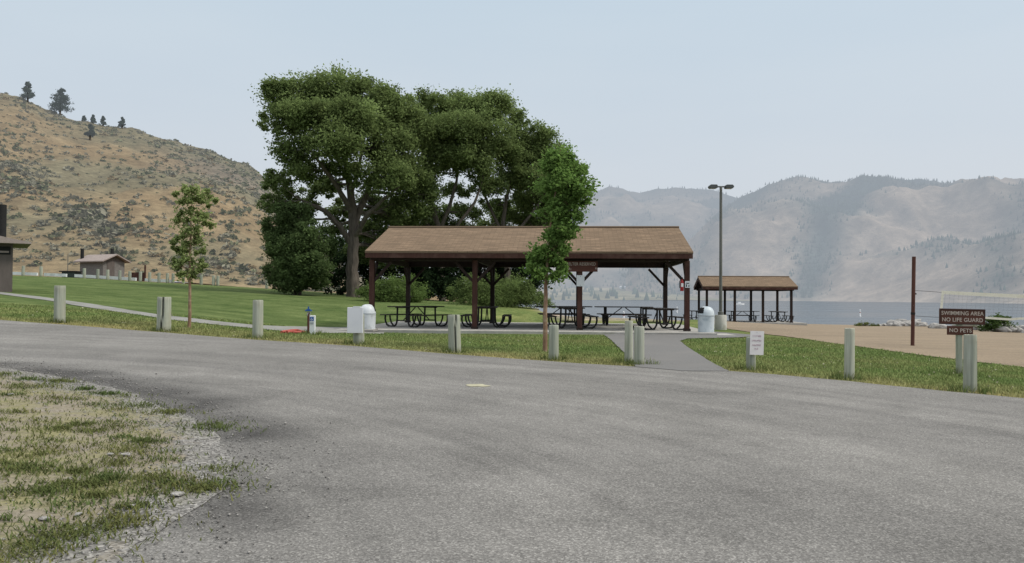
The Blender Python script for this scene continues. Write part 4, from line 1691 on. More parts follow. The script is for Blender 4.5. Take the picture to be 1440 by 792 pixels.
# white notice on a bollard
D = 13.6
base = on(1060, D)
nb = thing('notice_bollard', 'short bollard carrying a white notice with four faded pink lines of print', 'sign', base, R(2))
k = D / F
po = bpy.data.objects.new('post', bollard_mesh(31, 13 * k / 2, .62))
COL.objects.link(po)
po.parent = nb
po.location = (-.02, .09, -.05)
zt, zb_ = zpx(1062, 465.5, D) - base[2], zpx(1062, 499, D) - base[2]
bd = MB().box((.035, -.02, (zt + zb_) / 2), (19.5 * k, .008, zt - zb_)).build('board', M['notice_paper'], nb)
bd.rotation_euler = (0, R(1.6), 0)
rng = random.Random(5)
pm = MB()
for row, (wd, yy) in enumerate([(.155, .80), (.175, .60), (.155, .41), (.075, .26)]):
    x = .035 - wd / 2
    zz = zb_ + (zt - zb_) * yy
    while x < .035 + wd / 2 - .012:
        wl = rng.uniform(.012, .018)
        pm.box((x + .0025, -.026, zz), (.005, .002, .03))
        if rng.random() < .7:
            pm.box((x + wl / 2, -.026, zz + rng.choice([-.0125, .0125, 0])), (wl - .006, .002, .006))
        if rng.random() < .6:
            pm.box((x + wl - .004, -.0262, zz + rng.choice([-.006, .006, 0])), (.005, .002, .018))
        x += wl + .007
pm.build('print', M['pink_print'], bd)
MB().lathe([(.006, 0), (.006, .004)], 8, (.03, -.026, zt - .02)).build('screw', M['dark_gap'], bd)

# big blank white board on a post
D = 17.2
base = on(502, D)
k = D / F
wb = thing('notice_board', 'blank white upright board on a thick short post in front of the white trash can', 'sign', base, 0)
po = bpy.data.objects.new('post', bollard_mesh(33, 15.5 * k / 2, .72))
COL.objects.link(po)
po.parent = wb
po.location = (.02, .14, -.05)
zt, zb_ = zpx(500, 432.3, D) - base[2], zpx(500, 468.5, D) - base[2]
bx_ = MB().box((-.03, -.02, (zt + zb_) / 2), (22 * k, .05, zt - zb_)).build('board', M['white_board'], wb, bevel=.008)
MB().box((.0, -.01, zt + .012), (10 * k, .07, .02)).build('cap', M['white_paint'], wb)

# marker post with blue symbol
D = 20.3
base = on(440, D)
k = D / F
mk = thing('marker_post', 'short white post with a small blue square sign near the footpath', 'post', base, 0)
MB().box((0, 0, .24), (7.5 * k, .1, 26 * k + .02)).build('post', M['white_paint'], mk, bevel=.01)
bs_ = MB().box((-.01, -.054, .40), (5.6 * k, .006, .105)).build('sign', M['blue_sign'], mk)
sy = MB()
sy.lathe([(.009, 0), (.009, .002)], 10)
sym = MB()
ringp = [(.024 * math.cos(a) - .012, -.059, .392 + .024 * math.sin(a)) for a in np.linspace(math.radians(150), math.radians(380), 10)]
sym.tube(ringp, .004, 5)
sym.tube([(-.014, -.059, .432), (-.012, -.059, .40), (.006, -.059, .398), (.014, -.059, .375)], .0045, 5)
sym.build('symbol', M['white_plastic'], bs_)
MB().box((-.01, -.054, .29), (5 * k, .006, .05)).build('plate', M['lens'], mk)

# water spigot with blue handle
base = on(434, 20.5)
sp = thing('water_spigot', 'slim dark water spigot with a blue handle beside the blue-signed post', 'tap', base, 0)
MB().tube([(0, 0, -.05), (0, 0, .56)], .028, 10).build('pipe', M['rust_steel'], sp, smooth=True)
MB().box((.012, .03, .26), (.05, .05, .62)).build('backing_post', M['post'], sp, bevel=.005)
MB().tube([(0, -.02, .54), (0, -.09, .53), (0, -.12, .47)], .018, 8).build('spout', M['pole_steel'], sp, smooth=True)
hd = MB().box((0, 0, .62), (.10, .05, .05))
hd.tube([(-.09, 0, .6), (.09, 0, .6)], .018, 8)
hd.box((0, 0, .67), (.03, .03, .08))
hd.build('handle', M['blue_sign'], sp)

# red hose on the ground
hp = [ground_at(a, b) for a, b in [(396, 469.5), (402, 468.6), (410, 467.4), (418, 467.2), (424, 468), (428, 469), (420, 469.6), (410, 469.2), (400, 469.8)]]
mbh = MB()
pp = []
for a, b in zip(hp[:-1], hp[1:]):
    for t in (0, .33, .66):
        q_ = a * (1 - t) + b * t
        pp.append((q_[0], q_[1], h(q_[0], q_[1]) + .045 + .02 * noise.noise((q_[0] * 3, 0, 0))))
mbh.tube(pp, .035, 8)
ho = mbh.build('hose', M['red_hose'], smooth=True)
tag(ho, 'red hose lying loosely on the grass edge by the footpath', 'hose')

# reserved sign on the shelter
sgx = ln / 6
front = cen - np.array([-math.sin(ang), math.cos(ang), 0]) * HALF


def shelter_local(lx, ly, lz):
    return (cen[0] + math.cos(ang) * lx - math.sin(ang) * ly, cen[1] + math.sin(ang) * lx + math.cos(ang) * ly, SLAB_TOP + lz)


rs = thing('reserved_sign', 'brown shelter sign reading SHELTER RESERVED hung below the eave', 'sign', shelter_local(sgx, -HALF - .13, 0), ang)
zs = zpx(820, 375, 26.4) - SLAB_TOP
k = 26.4 / F
rb = MB().box((.0, 0, zs), (49 * k, .03, 15 * k)).build('board', M['sign_brown'], rs, bevel=.004)
text('SHELTER RESERVED', .145, (0, -.018, zs + .075), rb, M['sign_cream'], sx_=.80)
text('FOR:', .115, (-22.5 * k, -.018, zs - .09), rb, M['sign_cream'], align='LEFT')
ar = MB().add([(21 * k, -.017, zs - .05), (22.8 * k, -.017, zs - .03), (22.6 * k, -.017, zs - .12)], [(0, 2, 1)])
ar.build('arrow', M['sign_cream'], rb)
for s in (-.3, .3):
    MB().tube([(s, .02, zs + .1), (s, .02, zs + .45)], .012, 6).build('hanger', M['dark_wood'], rs)

pn = thing('paper_notice', 'white paper notice on the shelter post below the reserved sign', 'notice', shelter_local(sgx, -HALF - .098, 0), ang)
z_n = zpx(821, 395, 26.3) - SLAB_TOP
MB().box((.02, 0, z_n), (11 * k, .012, 15.5 * k)).build('sheet', M['white_board'], pn)
for zz in (.15, -.15):
    MB().box((.02, -.008, z_n + zz), (.03, .004, .012)).build('clip', M['pole_steel'], pn)

ex = thing('fire_extinguisher', 'red fire extinguisher with white label on the end post of the big shelter', 'extinguisher', shelter_local(ln / 2 - .17, -HALF - .04, 0), ang)
z_e = zpx(963, 401, 26.1) - SLAB_TOP
MB().lathe([(.0, -.2), (.055, -.2), (.06, -.18), (.06, .1), (.045, .15), (.02, .18), (.02, .2)], 14, (.0, 0, z_e)).build('cylinder', M['red_paint'], ex, smooth=True)
MB().box((.0, -.062, z_e), (.07, .006, .12)).build('label', M['white_plastic'], ex)
hh = MB().box((-.02, 0, z_e + .215), (.1, .025, .02))
hh.box((-.02, 0, z_e + .25), (.11, .025, .015))
hh.tube([(-.03, 0, z_e + .2), (-.08, -.01, z_e + .12), (-.08, -.01, z_e - .1)], .012, 6)
hh.build('valve', M['dark_gap'], ex)
ep = thing('safety_notice', 'small white notice wrapped on the end post beside the extinguisher', 'notice', shelter_local(ln / 2 + .0, -HALF - .097, 0), ang)
MB().box((.01, 0, z_e + .02), (.17, .01, .22)).build('plate', M['white_board'], ep)
sm = MB().box((.01, -.007, z_e + .06), (.1, .003, .03))
sm.box((-.03, -.007, z_e - .02), (.03, .003, .09))
sm.box((.05, -.007, z_e - .03), (.03, .003, .07))
sm.build('print', M['dark_gap'], ep)


# ------------------------------------------------------------------ trash cans
def can(label, px, D, z, mat, rz, lid_mat):
    base = on(px, D)
    base[2] = z
    t = thing('trash_can', label, 'trash can', base, rz)
    MB().lathe([(.0, 0), (.245, 0), (.25, .01), (.255, .1), (.265, .55), (.27, .57), (.262, .58)], 28).build('body', mat, t, smooth=True)
    b = MB().lathe([(.268, .575), (.276, .58), (.276, .60), (.266, .605)], 28).build('rim', M['lens'], t, smooth=True)
    dome = [(.266, .60)]
    for a in np.linspace(0, 90, 9):
        dome.append((.262 * math.cos(R(a)) ** .8 + .0, .64 + .25 * math.sin(R(a))))
    dome[-1] = (.005, dome[-1][1])
    ld = MB().lathe(dome, 28).build('lid', lid_mat, t, smooth=True)
    # push flap on one side: a dark opening set a little proud of the dome
    fl = []
    for i in range(7):
        for j in range(5):
            a = R(-38 + 76 * i / 6)
            e = R(6 + 52 * j / 4)
            r = .262 * math.cos(e) ** .8 + .006
            fl.append((-r * math.cos(a), -r * math.sin(a), .64 + .25 * math.sin(e) + .003))
    ff = [(i * 5 + j, (i + 1) * 5 + j, (i + 1) * 5 + j + 1, i * 5 + j + 1) for i in range(6) for j in range(4)]
    MB().add(fl, ff).build('opening', M['dark_gap'], ld)
    return t


c1 = can('white domed trash can behind the blank white board', 517, 25.2, .15, M['can_white'], R(200), M['can_white'])
MB().lathe([(.035, 0), (.035, .004)], 12).build('sticker', M['blue_sign'], c1).matrix_local = Matrix.Translation((-.10, -.245, .32)) @ Matrix.Rotation(R(90), 4, 'X')
fk = MB().add([(.27 * math.cos(a) * 1.04, .27 * math.sin(a) * 1.04, zz) for zz in (.62, .76) for a in np.linspace(R(-20), R(20), 5)],
              [(i, i + 1, i + 6, i + 5) for i in range(4)])
c2_ = can('pale blue domed trash can on a concrete pad at the shelter corner', 993, 25.4, .155, M['can_paint'], R(20), M['can_paint'])
padp = on(998, 25.3)
pad = MB().box((padp[0], padp[1], .12), (1.4, 1.2, .06)).build('concrete_pad', M['concrete'])
tag(pad, kind='structure')
padp = on(487, 25.0)
pad = MB().box((padp[0] + .35, padp[1], h(padp[0], padp[1]) + .03), (1.2, .9, .06)).build('concrete_pad', M['concrete'])
tag(pad, kind='structure')

# ------------------------------------------------------------------ lamp post
base = on(1013.5, 31.6)
k = 31.6 / F
lp_ = thing('lamp_post', 'tall grey lamp post with two box lamps on a round concrete base', 'lamp post', base, 0)
zt = zpx(1014, 262, 31.6) - base[2]
zb_ = zpx(1014, 443, 31.6) - base[2]
MB().lathe([(.0, -.1), (.24, -.1), (.235, zb_ - .02), (.22, zb_), (.0, zb_)], 24).build('base', M['sill'], lp_, smooth=True)
pole = MB().lathe([(.11, zb_), (.11, zb_ + .12), (.066, zb_ + .14), (.054, zt)], 16).build('pole', M['pole_steel'], lp_, smooth=True)
for s in (-1, 1):
    x0 = s * .16
    MB().tube([(s * .05, 0, zt - .02), (s * .2, 0, zt - .02)], .03, 8).build('arm', M['lamp_head'], lp_)
    hdm = MB()
    prof = [(.17, -.09), (.46, -.09), (.50, -.02), (.44, .05), (.2, .05), (.17, .02)]
    pts_ = []
    for yy in (-.17, .17):
        for a, b in prof:
            pts_.append((s * a, yy, zt + b))
    n = len(prof)
    fcs = [tuple(range(n)), tuple(range(n, 2 * n))[::-1]] + [(i, n + i, n + (i + 1) % n, (i + 1) % n) for i in range(n)]
    if s > 0:
        fcs = [f_[::-1] for f_ in fcs]
    hdm.add(pts_, fcs)
    hd_ = hdm.build('lamp_head', M['lamp_head'], lp_, bevel=.01)
    MB().box((s * .32, 0, zt - .097), (.24, .26, .01)).build('lens', M['lens'], hd_)

# ------------------------------------------------------------------ volleyball
base = on(1283, 21.9)
k = 21.9 / F
vh = zpx(1285.5, 361, 21.9) - base[2]
vp = thing('volleyball_pole', 'rust brown steel volleyball pole standing in the sand', 'pole', base, 0)
vp.rotation_euler = (0, R(1.1), 0)
MB().tube([(0, 0, -.1), (0, 0, vh)], .05, 14).build('post', M['rust_steel'], vp, smooth=True)
MB().lathe([(.054, -.03), (.058, -.03), (.058, .03), (.054, .03)], 14, (0, 0, zpx(1284, 441, 21.9) - base[2])).build('collar', M['dark_gap'], vp)
MB().tube([(.05, 0, zpx(1284, 413, 21.9) - base[2]), (.085, 0, zpx(1284, 413, 21.9) - base[2] - .01)], .02, 6).build('hook', M['dark_gap'], vp)
# the net sags from this pole out of the frame to its other pole
base2 = on(1960, 17.0)
vp2 = thing('volleyball_pole', 'second rust brown volleyball pole holding the far end of the net, outside the view', 'pole', base2, 0)
MB().tube([(0, 0, -.1), (0, 0, vh)], .05, 14).build('post', M['rust_steel'], vp2, smooth=True)
net = thing('volleyball_net', 'sagging volleyball net with pale yellow tapes behind the swimming area sign', 'net', at(1324, 430, 21.6), 0)
n0 = np.array(net.location)
tops = [at(1324, 411.2, 21.6), at(1380, 414.2, 21.2), at(1440, 417, 20.7), at(1600, 421, 19.6), at(1800, 416, 18.2), at(1900, 412, 17.5)]
bots = [at(1321, 446.5, 21.6), at(1384, 446.8, 21.2), at(1420, 449.3, 20.9), at(1440, 447.5, 20.7), at(1600, 455, 19.6), at(1800, 458, 18.2), at(1900, 455, 17.5)]


def along(pts, t):
    P = np.array(pts)
    s = np.concatenate([[0], np.cumsum(np.linalg.norm(np.diff(P, axis=0), axis=1))])
    s /= s[-1]
    return np.array([np.interp(t, s, P[:, i]) for i in range(3)])


def tape(pts, w_):
    mb = MB()
    ts = np.linspace(0, 1, 40)
    P = [along(pts, t) - n0 for t in ts]
    v = [tuple(p + np.array([0, 0, s * w_ / 2])) for p in P for s in (-1, 1)]
    mb.add(v, [(2 * i, 2 * i + 2, 2 * i + 3, 2 * i + 1) for i in range(39)])
    return mb


tape(tops, .095).build('top_tape', M['net_tape'], net)
tape(bots, .06).build('bottom_tape', M['net_tape'], net)
sdm = MB()
for t0 in (0, .0125):
    a, b = along(tops, t0) - n0, along(bots, t0) - n0
sdm.add([tuple(along(tops, 0) - n0), tuple(along(tops, .0075) - n0), tuple(along(bots, .0075) - n0), tuple(along(bots, 0) - n0)], [(0, 3, 2, 1)])
sdm.build('side_tape', M['net_tape'], net)
ms = MB()
for t in np.linspace(.012, 1, 76):
    ms.tube([tuple(along(tops, t) - n0), tuple(along(bots, t) - n0)], .0011, 3, False)
for f_ in np.linspace(.12, .88, 7):
    ms.tube([tuple((along(tops, t) * (1 - f_) + along(bots, t) * f_) - n0) for t in np.linspace(0, 1, 20)], .0011, 3, False)
ms.build('mesh', M['net_cord'], net)
ropes = MB()
pz = np.array(vp.location)
for pt, zz in ((tops[0], None), (bots[0], None)):
    e = np.array([pz[0] + .06, pz[1], pt[2] + (.03 if pt is bots[0] else .05)])
    ropes.tube([tuple(e - n0), tuple(pt - n0)], .007, 4)
    pt2 = tops[-1] if pt is tops[0] else bots[-1]
    e2 = np.array([base2[0], base2[1], pt2[2] + .05])
    ropes.tube([tuple(e2 - n0), tuple(pt2 - n0)], .007, 4)
ropes.build('rope', M['net_cord'], net)


# ------------------------------------------------------------------ shore rocks, tufts, boat, buoys
def rock_mesh(seed):
    import bmesh
    bm = bmesh.new()
    bmesh.ops.create_icosphere(bm, subdivisions=2, radius=1)
    for v in bm.verts:
        n_ = noise.noise(v.co * 1.1 + Vector((seed * 3.1, 0, 0)))
        n2_ = noise.noise(v.co * 2.6 + Vector((0, seed * 2.3, 0)))
        v.co *= 1 + .38 * n_ + .16 * n2_
        v.co.z *= .62
    me = bpy.data.meshes.new('shore_rock')
    bm.to_mesh(me)
    bm.free()
    me.materials.append(M['rock'])
    return me


rocks = [rock_mesh(i) for i in range(5)]
rr = random.Random(3)


def rock(px, py, D, r, label, group, i):
    p = at(px, py, D)
    o = bpy.data.objects.new('shore_rock', rocks[i % 5])
    COL.objects.link(o)
    g = h(p[0], p[1])
    r *= .95
    o.location = (p[0], p[1], g + r * .35)
    o.scale = (r * rr.uniform(.9, 1.5), r * rr.uniform(.8, 1.2), r * rr.uniform(.8, 1.2))
    o.rotation_euler = (rr.uniform(-.3, .3), rr.uniform(-.3, .3), rr.uniform(0, 6))
    tag(o, label, 'rock', group)


for i, (px, D, r) in enumerate([(1244, 61, .25), (1252, 60.5, .3), (1258, 61, .5), (1264, 60, .4), (1269, 61, .6), (1275, 60.4, .45), (1280, 61, .6), (1286, 60.2, .5), (1291, 60.6, .5), (1296, 60, .35), (1238, 61, .18), (1302, 60, .25)]):
    rock(px, 455, D, r, 'pale boulder in the low rock pile at the water behind the volleyball pole', 'rocks piled behind the volleyball pole', i)
for i, (px, D, r) in enumerate([(1312, 55, .3), (1318, 54, .4), (1325, 55, .35), (1333, 54, .3), (1372, 52, .35), (1384, 51, .3), (1404, 50, .55), (1410, 49, .5), (1416, 50, .6), (1421, 49, .45), (1427, 49.5, .5), (1433, 49, .4), (1440, 49, .5), (1452, 48, .5), (1392, 51, .4)]):
    rock(px, 462, D, r, 'pale boulder along the bank around the shore bush', 'rocks along the bank by the shore bush', i + 2)
lg = on(1340, 53)
lg2 = on(1392, 51)
dw = MB().tube([(0, 0, .28), tuple((lg2 - lg) * .5 + np.array([0, 0, .42])), tuple(lg2 - lg + np.array([0, 0, .2]))], [.16, .19, .1], 9).build('driftwood_log', M['sill'], smooth=True)
dw.location = tuple(lg)
tag(dw, 'bleached driftwood log lying on the bank behind the NO PETS board', 'driftwood')
bush('shore_bush', 'low leafy green bush among pale rocks on the bank past the swimming sign', 1400, 49,
     [(1394, 455, 16, 10), (1408, 450, 14, 10), (1384, 461, 10, 6), (1420, 458, 10, 8)], (.08, .125, .04), 5000, .17, 5)
bush('shore_tuft', 'small yellowish green tuft of reeds at the edge of the sand', 1217, 60,
     [(1210, 457, 9, 3), (1222, 456.5, 9, 3.2), (1232, 458, 6, 2.5)], (.13, .15, .05), 7000, .14, 6, cat='plant')

base = at(1040, 429, 380)
boat = thing('motorboat', 'small white motorboat far out on the lake, seen beneath the small shelter roof', 'boat', (base[0], base[1], WATER_Z), R(8))
hullp = [(-2.2, 0), (-2.1, -.8), (.6, -.85), (1.8, -.45), (2.4, 0), (1.8, .45), (.6, .85), (-2.1, .8)]
MB().prism(hullp, -.1, .7).build('hull', M['white_plastic'], boat)
cbn = MB().add([(-.6, -.6, .7), (.7, -.55, .7), (.7, .55, .7), (-.6, .6, .7), (-.5, -.5, 1.35), (.2, -.45, 1.35), (.2, .45, 1.35), (-.5, .5, 1.35)],
               [(4, 5, 6, 7), (0, 1, 5, 4), (1, 2, 6, 5), (2, 3, 7, 6), (3, 0, 4, 7)])
cbn.build('cabin', M['white_paint'], boat)
MB().box((-2.3, 0, .6), (.3, .4, .8)).build('outboard_motor', M['dark_gap'], boat)

for px, py, D, lab in [(1209.5, 445, 135, 'white marker buoy on open water beneath the mountain, between the small shelter and volleyball pole'),
                       (877, 452, 100, 'white marker buoy seen through the lengthwise picnic table'),
                       (952, 436, 160, 'white marker buoy seen just beside the extinguisher post')]:
    p = at(px, py, D)
    b = thing('swim_buoy', lab, 'buoy', (p[0], p[1], WATER_Z), 0, 'white swimming area buoys')
    hb = 1.15
    MB().lathe([(.0, -.2), (.15, -.1), (.18, .05), (.14, .14), (.11, .2), (.11, hb), (.0, hb + .05)], 14).build('float', M['white_plastic'], b, smooth=True)
    MB().lathe([(.114, .62), (.116, .64), (.116, .72), (.114, .74)], 14).build('band', M['red_hose'], b)

# houses across the lake
for px, t, w_, lab in [(881, .93, 22, 'long white house far across the lake, seen under the shelter roof'), (916, .93, 24, 'white house far across the lake, beside the back post of the shelter'),
                       (938, .93, 12, 'small white cabin far across the lake, beside the extinguisher post')]:
    j = int((px - 560) / 4)
    p = DV[12 * dn_ + j]
    hs_ = thing('far_house', lab, 'house', p, R(4))
    MB().box((0, 0, 1.3), (w_, 9, 3.2)).build('wall', M['far_white'], hs_)
    rf_ = MB().add([(-w_ / 2 - .5, -5, 2.9), (w_ / 2 + .5, -5, 2.9), (w_ / 2 + .5, 5, 2.9), (-w_ / 2 - .5, 5, 2.9), (-w_ / 2, 0, 4.6), (w_ / 2, 0, 4.6)],
                   [(0, 1, 5, 4), (2, 3, 4, 5), (1, 2, 5), (3, 0, 4), (3, 2, 1, 0)])
    rf_.build('roof', M['far_white'] if w_ > 15 else M['far_rock'], hs_)

# ------------------------------------------------------------------ vault toilets
pA = on(144, 80)
k = 80 / F
vt = thing('vault_toilet', 'small grey-brown toilet building with low gable roof at the foot of the hill', 'building', pA, R(-26))
Lw, Ww, hw = 3.6, 2.5, 1.85
MB().box((-Lw / 2, Ww / 2, hw / 2 - .1), (Lw, Ww, hw + .2)).build('wall', M['stone_wall'], vt)
gw = MB().add([(0.003, .0, hw), (0.003, Ww, hw), (0.003, Ww / 2, hw + .62)], [(0, 1, 2)])
gw.build('gable', M['taupe_wall'], vt)
rfm = MB()
for s in (-1, 1):
    a = (-Lw - .5, Ww / 2, hw + .78)
    b = (.5, Ww / 2, hw + .78)
    rfm.add([a, b, (.5, Ww / 2 + s * (Ww / 2 + .4), hw + .02), (-Lw - .5, Ww / 2 + s * (Ww / 2 + .4), hw + .02),
             (a[0], a[1], a[2] - .12), (b[0], b[1], b[2] - .12), (.5, Ww / 2 + s * (Ww / 2 + .4), hw - .1), (-Lw - .5, Ww / 2 + s * (Ww / 2 + .4), hw - .1)],
            [(0, 1, 2, 3), (7, 6, 5, 4), (2, 6, 7, 3), (1, 5, 6, 2), (0, 3, 7, 4)])
rfm.build('roof', M['roof_grey'], vt)
MB().box((.01, Ww * .35, .95), (.05, .85, 1.8)).build('door', M['taupe_wall'], vt)
for x_, y_, top in [(-Lw - .15, .35, hw + 1.35), (-2.1, Ww + .1, hw + 1.45)]:
    MB().tube([(x_, y_, -.1), (x_, y_, top)], .17, 12).build('vent_pipe', M['dark_gap'], vt, smooth=True)

# nearer toilet at the edge of the picture
pB = on(17, 34)
k = 34 / F
vt2 = thing('vault_toilet', 'taupe toilet building with flat overhanging roof and tall black vent at the lawn edge', 'building', pB, R(34))
zt = zpx(15, 343, 34) - pB[2]
zr = zpx(15, 334, 34) - pB[2]
MB().box((-1.75, 1.6, zt / 2 - .15), (3.5, 3.2, zt + .3)).build('wall', M['taupe_wall'], vt2)
rv = MB().add([(-4.1, -.5, zt), (.66, -.5, zt), (.66, 3.7, zt), (-4.1, 3.7, zt), (-4.1, -.5, zt + .1), (.66, -.5, zt + .06), (.66, 3.7, zt + .06), (-4.1, 3.7, zt + .1), (-1.75, -.5, zt + .55), (-1.75, 3.7, zt + .55)],
              [(0, 1, 5, 8, 4), (3, 7, 9, 6, 2), (1, 2, 6, 5), (0, 4, 7, 3), (4, 8, 9, 7), (8, 5, 6, 9), (3, 2, 1, 0)])
rv.build('roof', M['roof_grey'], vt2)
lv = MB().box((-.62, -.012, zt - .3), (1.05, .03, .34)).build('louvre', M['dark_gap'], vt2)
MB().box((-.55, -.035, zt - .36), (.8, .02, .08)).build('slat', M['roof_grey'], lv)
zv = zpx(3, 288, 34) - pB[2]
MB().tube([(-.42, .3, zt + .05), (-.42, .3, zv)], .17, 14).build('vent_pipe', M['dark_gap'], vt2, smooth=True)

# bits beside the far toilet
p = on(100, 72)
bn2 = thing('storage_bin', 'low dark green bin with a flat lid beside the far kerb', 'bin', p, R(-4))
MB().box((0, 0, .25), (1.3, .9, .5)).build('body', M['cover_green'], bn2)
MB().box((0, 0, .56), (1.7, 1.1, .10)).build('lid', M['dark_gap'], bn2)
p = on(193, 74)
pn_ = thing('fence_panel', 'brown wooden screen panel behind the far posts beside the toilet', 'fence', p, R(-3))
fm = MB()
for i in range(8):
    fm.box((-.56 + i * .16, 0, .35), (.15, .03, .9))
fm.build('boards', M['brown_wood'], pn_)
MB().box((.72, 0, .7), (.12, .12, 1.6)).build('post', M['brown_wood'], pn_)
MB().box((0, .03, .6), (1.3, .03, .08)).build('rail', M['brown_wood'], pn_)
p = on(94.5, 76)
tp = MB().tube([(0, 0, -.1), (0, 0, 2.3)], .035, 8).build('thin_pole', M['pole_steel'], smooth=True)
tp.location = tuple(p)
tag(tp, 'thin grey pole rising before the hill near the far toilet', 'pole')

# ------------------------------------------------------------------ grass
def blades(P, hgt, wid, lean, col, mat, name, label, cat='grass', var=.35):
    n = len(P)
    a = RNG.uniform(0, 2 * np.pi, n)
    d = np.stack([np.cos(a), np.sin(a), np.zeros(n)], 1)
    s = np.stack([-np.sin(a), np.cos(a), np.zeros(n)], 1)
    hh_ = hgt * RNG.uniform(.45, 1.3, n)
    ww = (wid * RNG.uniform(.7, 1.3, n))[:, None]
    le = (lean * hh_ * RNG.uniform(.3, 1.4, n))[:, None]
    up = np.stack([np.zeros(n), np.zeros(n), np.ones(n)], 1) * hh_[:, None]
    v = np.stack([P - s * ww, P + s * ww, P + up * .6 + d * le * .4 + s * ww * .7, P + up * .6 + d * le * .4 - s * ww * .7, P + up * .95 + d * le], 1)
    base = np.arange(n)[:, None] * 5
    f = np.concatenate([np.stack([base + 0, base + 1, base + 2], -1), np.stack([base + 0, base + 2, base + 3], -1), np.stack([base + 3, base + 2, base + 4], -1)], 1).reshape(-1, 3)
    c_ = col * (1 + RNG.uniform(-var, var, (n, 1)))
    o = np_mesh(name, v.reshape(-1, 3), f, mat, cols=np.repeat(np.clip(c_, 0, 1), 5, 0))
    tag(o, label, cat, kind='stuff')
    return o


RNG = np.random.default_rng(21)
# lawn blades in the strip by the road and over the near lawn
n = 185000
D_ = RNG.uniform(10.5, 24, n) ** 1.0
pxr = RNG.uniform(-120, 1800, n)
X = (pxr - 720) / F * D_
Pg = np.stack([X, D_], 1)
keep = ~in_poly(Pg, road_poly)
for poly in (fp, wkp, bp):
    keep &= ~in_poly(Pg, poly)
loc = (Pg - mid[:2]) @ np.array([[math.cos(ang), -math.sin(ang)], [math.sin(ang), math.cos(ang)]])
keep &= ~((np.abs(loc[:, 0]) < ln / 2 + .8) & (loc[:, 1] > -1.4))
Pg = Pg[keep]
dr = seg_dist(Pg, road_edge)
n1 = vnoise(Pg[:, 0], Pg[:, 1], .35, 3)
n2 = vnoise(Pg[:, 0], Pg[:, 1], 1.3, 2, 5)
dry = np.clip(np.exp(-dr / 1.3) * .7 + .3 * n1 + .3 * n2 + .12, 0, 1)
thin = RNG.random(len(Pg)) < np.clip(.35 + dr / 1.2, 0, 1)
Pg, dry = Pg[thin], dry[thin]
colg = np.array([.155, .215, .075])[None] * (1 - dry[:, None]) + np.array([.31, .285, .14])[None] * dry[:, None]
Pz = np.column_stack([Pg, H(Pg[:, 0], Pg[:, 1])])
blades(Pz, .05, .009, .8, colg, M['blade'], 'lawn_grass', 'short mown grass of the strips between the road, footpath and sand')

# longer unmown grass around the post feet
pf = []
for o_ in [q for q in bpy.data.objects if q.name.startswith(('bollard', 'notice_b', 'notice_board', 'beach_sign', 'marker_post'))]:
    c_ = np.array(o_.location)
    nn = 130
    a_ = RNG.uniform(0, 6.283, nn)
    rr_ = RNG.gamma(4, .028, nn) + .09
    xy = np.stack([c_[0] + np.cos(a_) * rr_ * 1.2, c_[1] + np.sin(a_) * rr_], 1)
    xy = xy[~in_poly(xy, road_poly)]
    pf.append(np.column_stack([xy, H(xy[:, 0], xy[:, 1])]))
pf = np.concatenate(pf)
blades(pf, .12, .007, .7, np.repeat(np.array([[.13, .165, .06]]), len(pf), 0), M['blade'], 'post_grass', 'longer unmown grass standing around the feet of the posts')
lp = Pg[RNG.integers(0, len(Pg), 260)]
lz = np.column_stack([lp, H(lp[:, 0], lp[:, 1]) + .045])
lv_, lf_ = leaves(lz, .045)
lo_ = np_mesh('leaf_litter', lv_, lf_, M['leaf'], cols=np.repeat(np.array([.5, .47, .34])[None] * RNG.uniform(.5, 1.3, (260, 1)), 4, 0))
tag(lo_, 'pale fallen leaves scattered on the grass strips', 'litter', kind='stuff')

# ragged weeds on the bare verge
tuft_px = [(12, 530), (40, 538), (62, 548), (85, 541), (30, 550), (10, 560), (95, 565), (118, 552), (135, 575), (150, 558), (175, 562), (60, 566), (20, 585), (50, 600), (85, 608),
           (115, 603), (130, 612), (150, 600), (165, 606), (178, 600), (200, 575), (190, 636), (205, 628), (175, 640), (150, 632), (240, 585), (15, 610), (40, 625), (10, 640), (60, 665), (30, 700), (90, 690), (110, 672),
           (130, 690), (150, 680), (165, 660), (60, 760), (45, 780), (90, 765), (20, 790), (120, 755), (200, 700), (230, 690), (250, 700), (265, 690), (285, 698), (300, 692), (245, 685), (313, 668), (220, 655),
           (190, 720), (160, 735), (100, 720), (210, 680), (140, 705), (70, 640), (5, 670), (30, 665), (175, 745), (150, 752), (35, 648), (75, 700), (292, 603), (302, 608)]
tp_, tc_ = [], []
cand = np.stack([RNG.uniform(-9, -1.5, 900), RNG.uniform(3.2, 11, 900)], 1)
cand = cand[in_poly(cand, verge_P)]
cand = cand[(inner(cand) > .45)][:230]
for it_ in [ground_at(*q_) for q_ in tuft_px] + list(cand):
    g = it_
    nb_ = int(RNG.integers(70, 330)) if len(g) == 3 else int(RNG.integers(10, 70))
    rr_ = RNG.uniform(.05, .19) * (1 if len(g) == 3 else .6)
    q_ = RNG.standard_t(3, (nb_, 2)).clip(-4, 4) * rr_ * .7 * np.array([1.3, 1.0])
    XY = g[:2] + q_
    tp_.append(np.column_stack([XY, H(XY[:, 0], XY[:, 1]) + .03]))
    dryk = np.clip(RNG.normal(.3, .22), 0, .8)
    cc_ = np.array([.085, .118, .042]) * (1 - dryk) + np.array([.19, .175, .07]) * dryk
    tc_.append(np.repeat(cc_[None], nb_, 0))
blades(np.concatenate(tp_), .030, .0045, 1.5, np.concatenate(tc_), M['blade'], 'verge_weeds', 'ragged weed tufts on the bare gravelly verge')
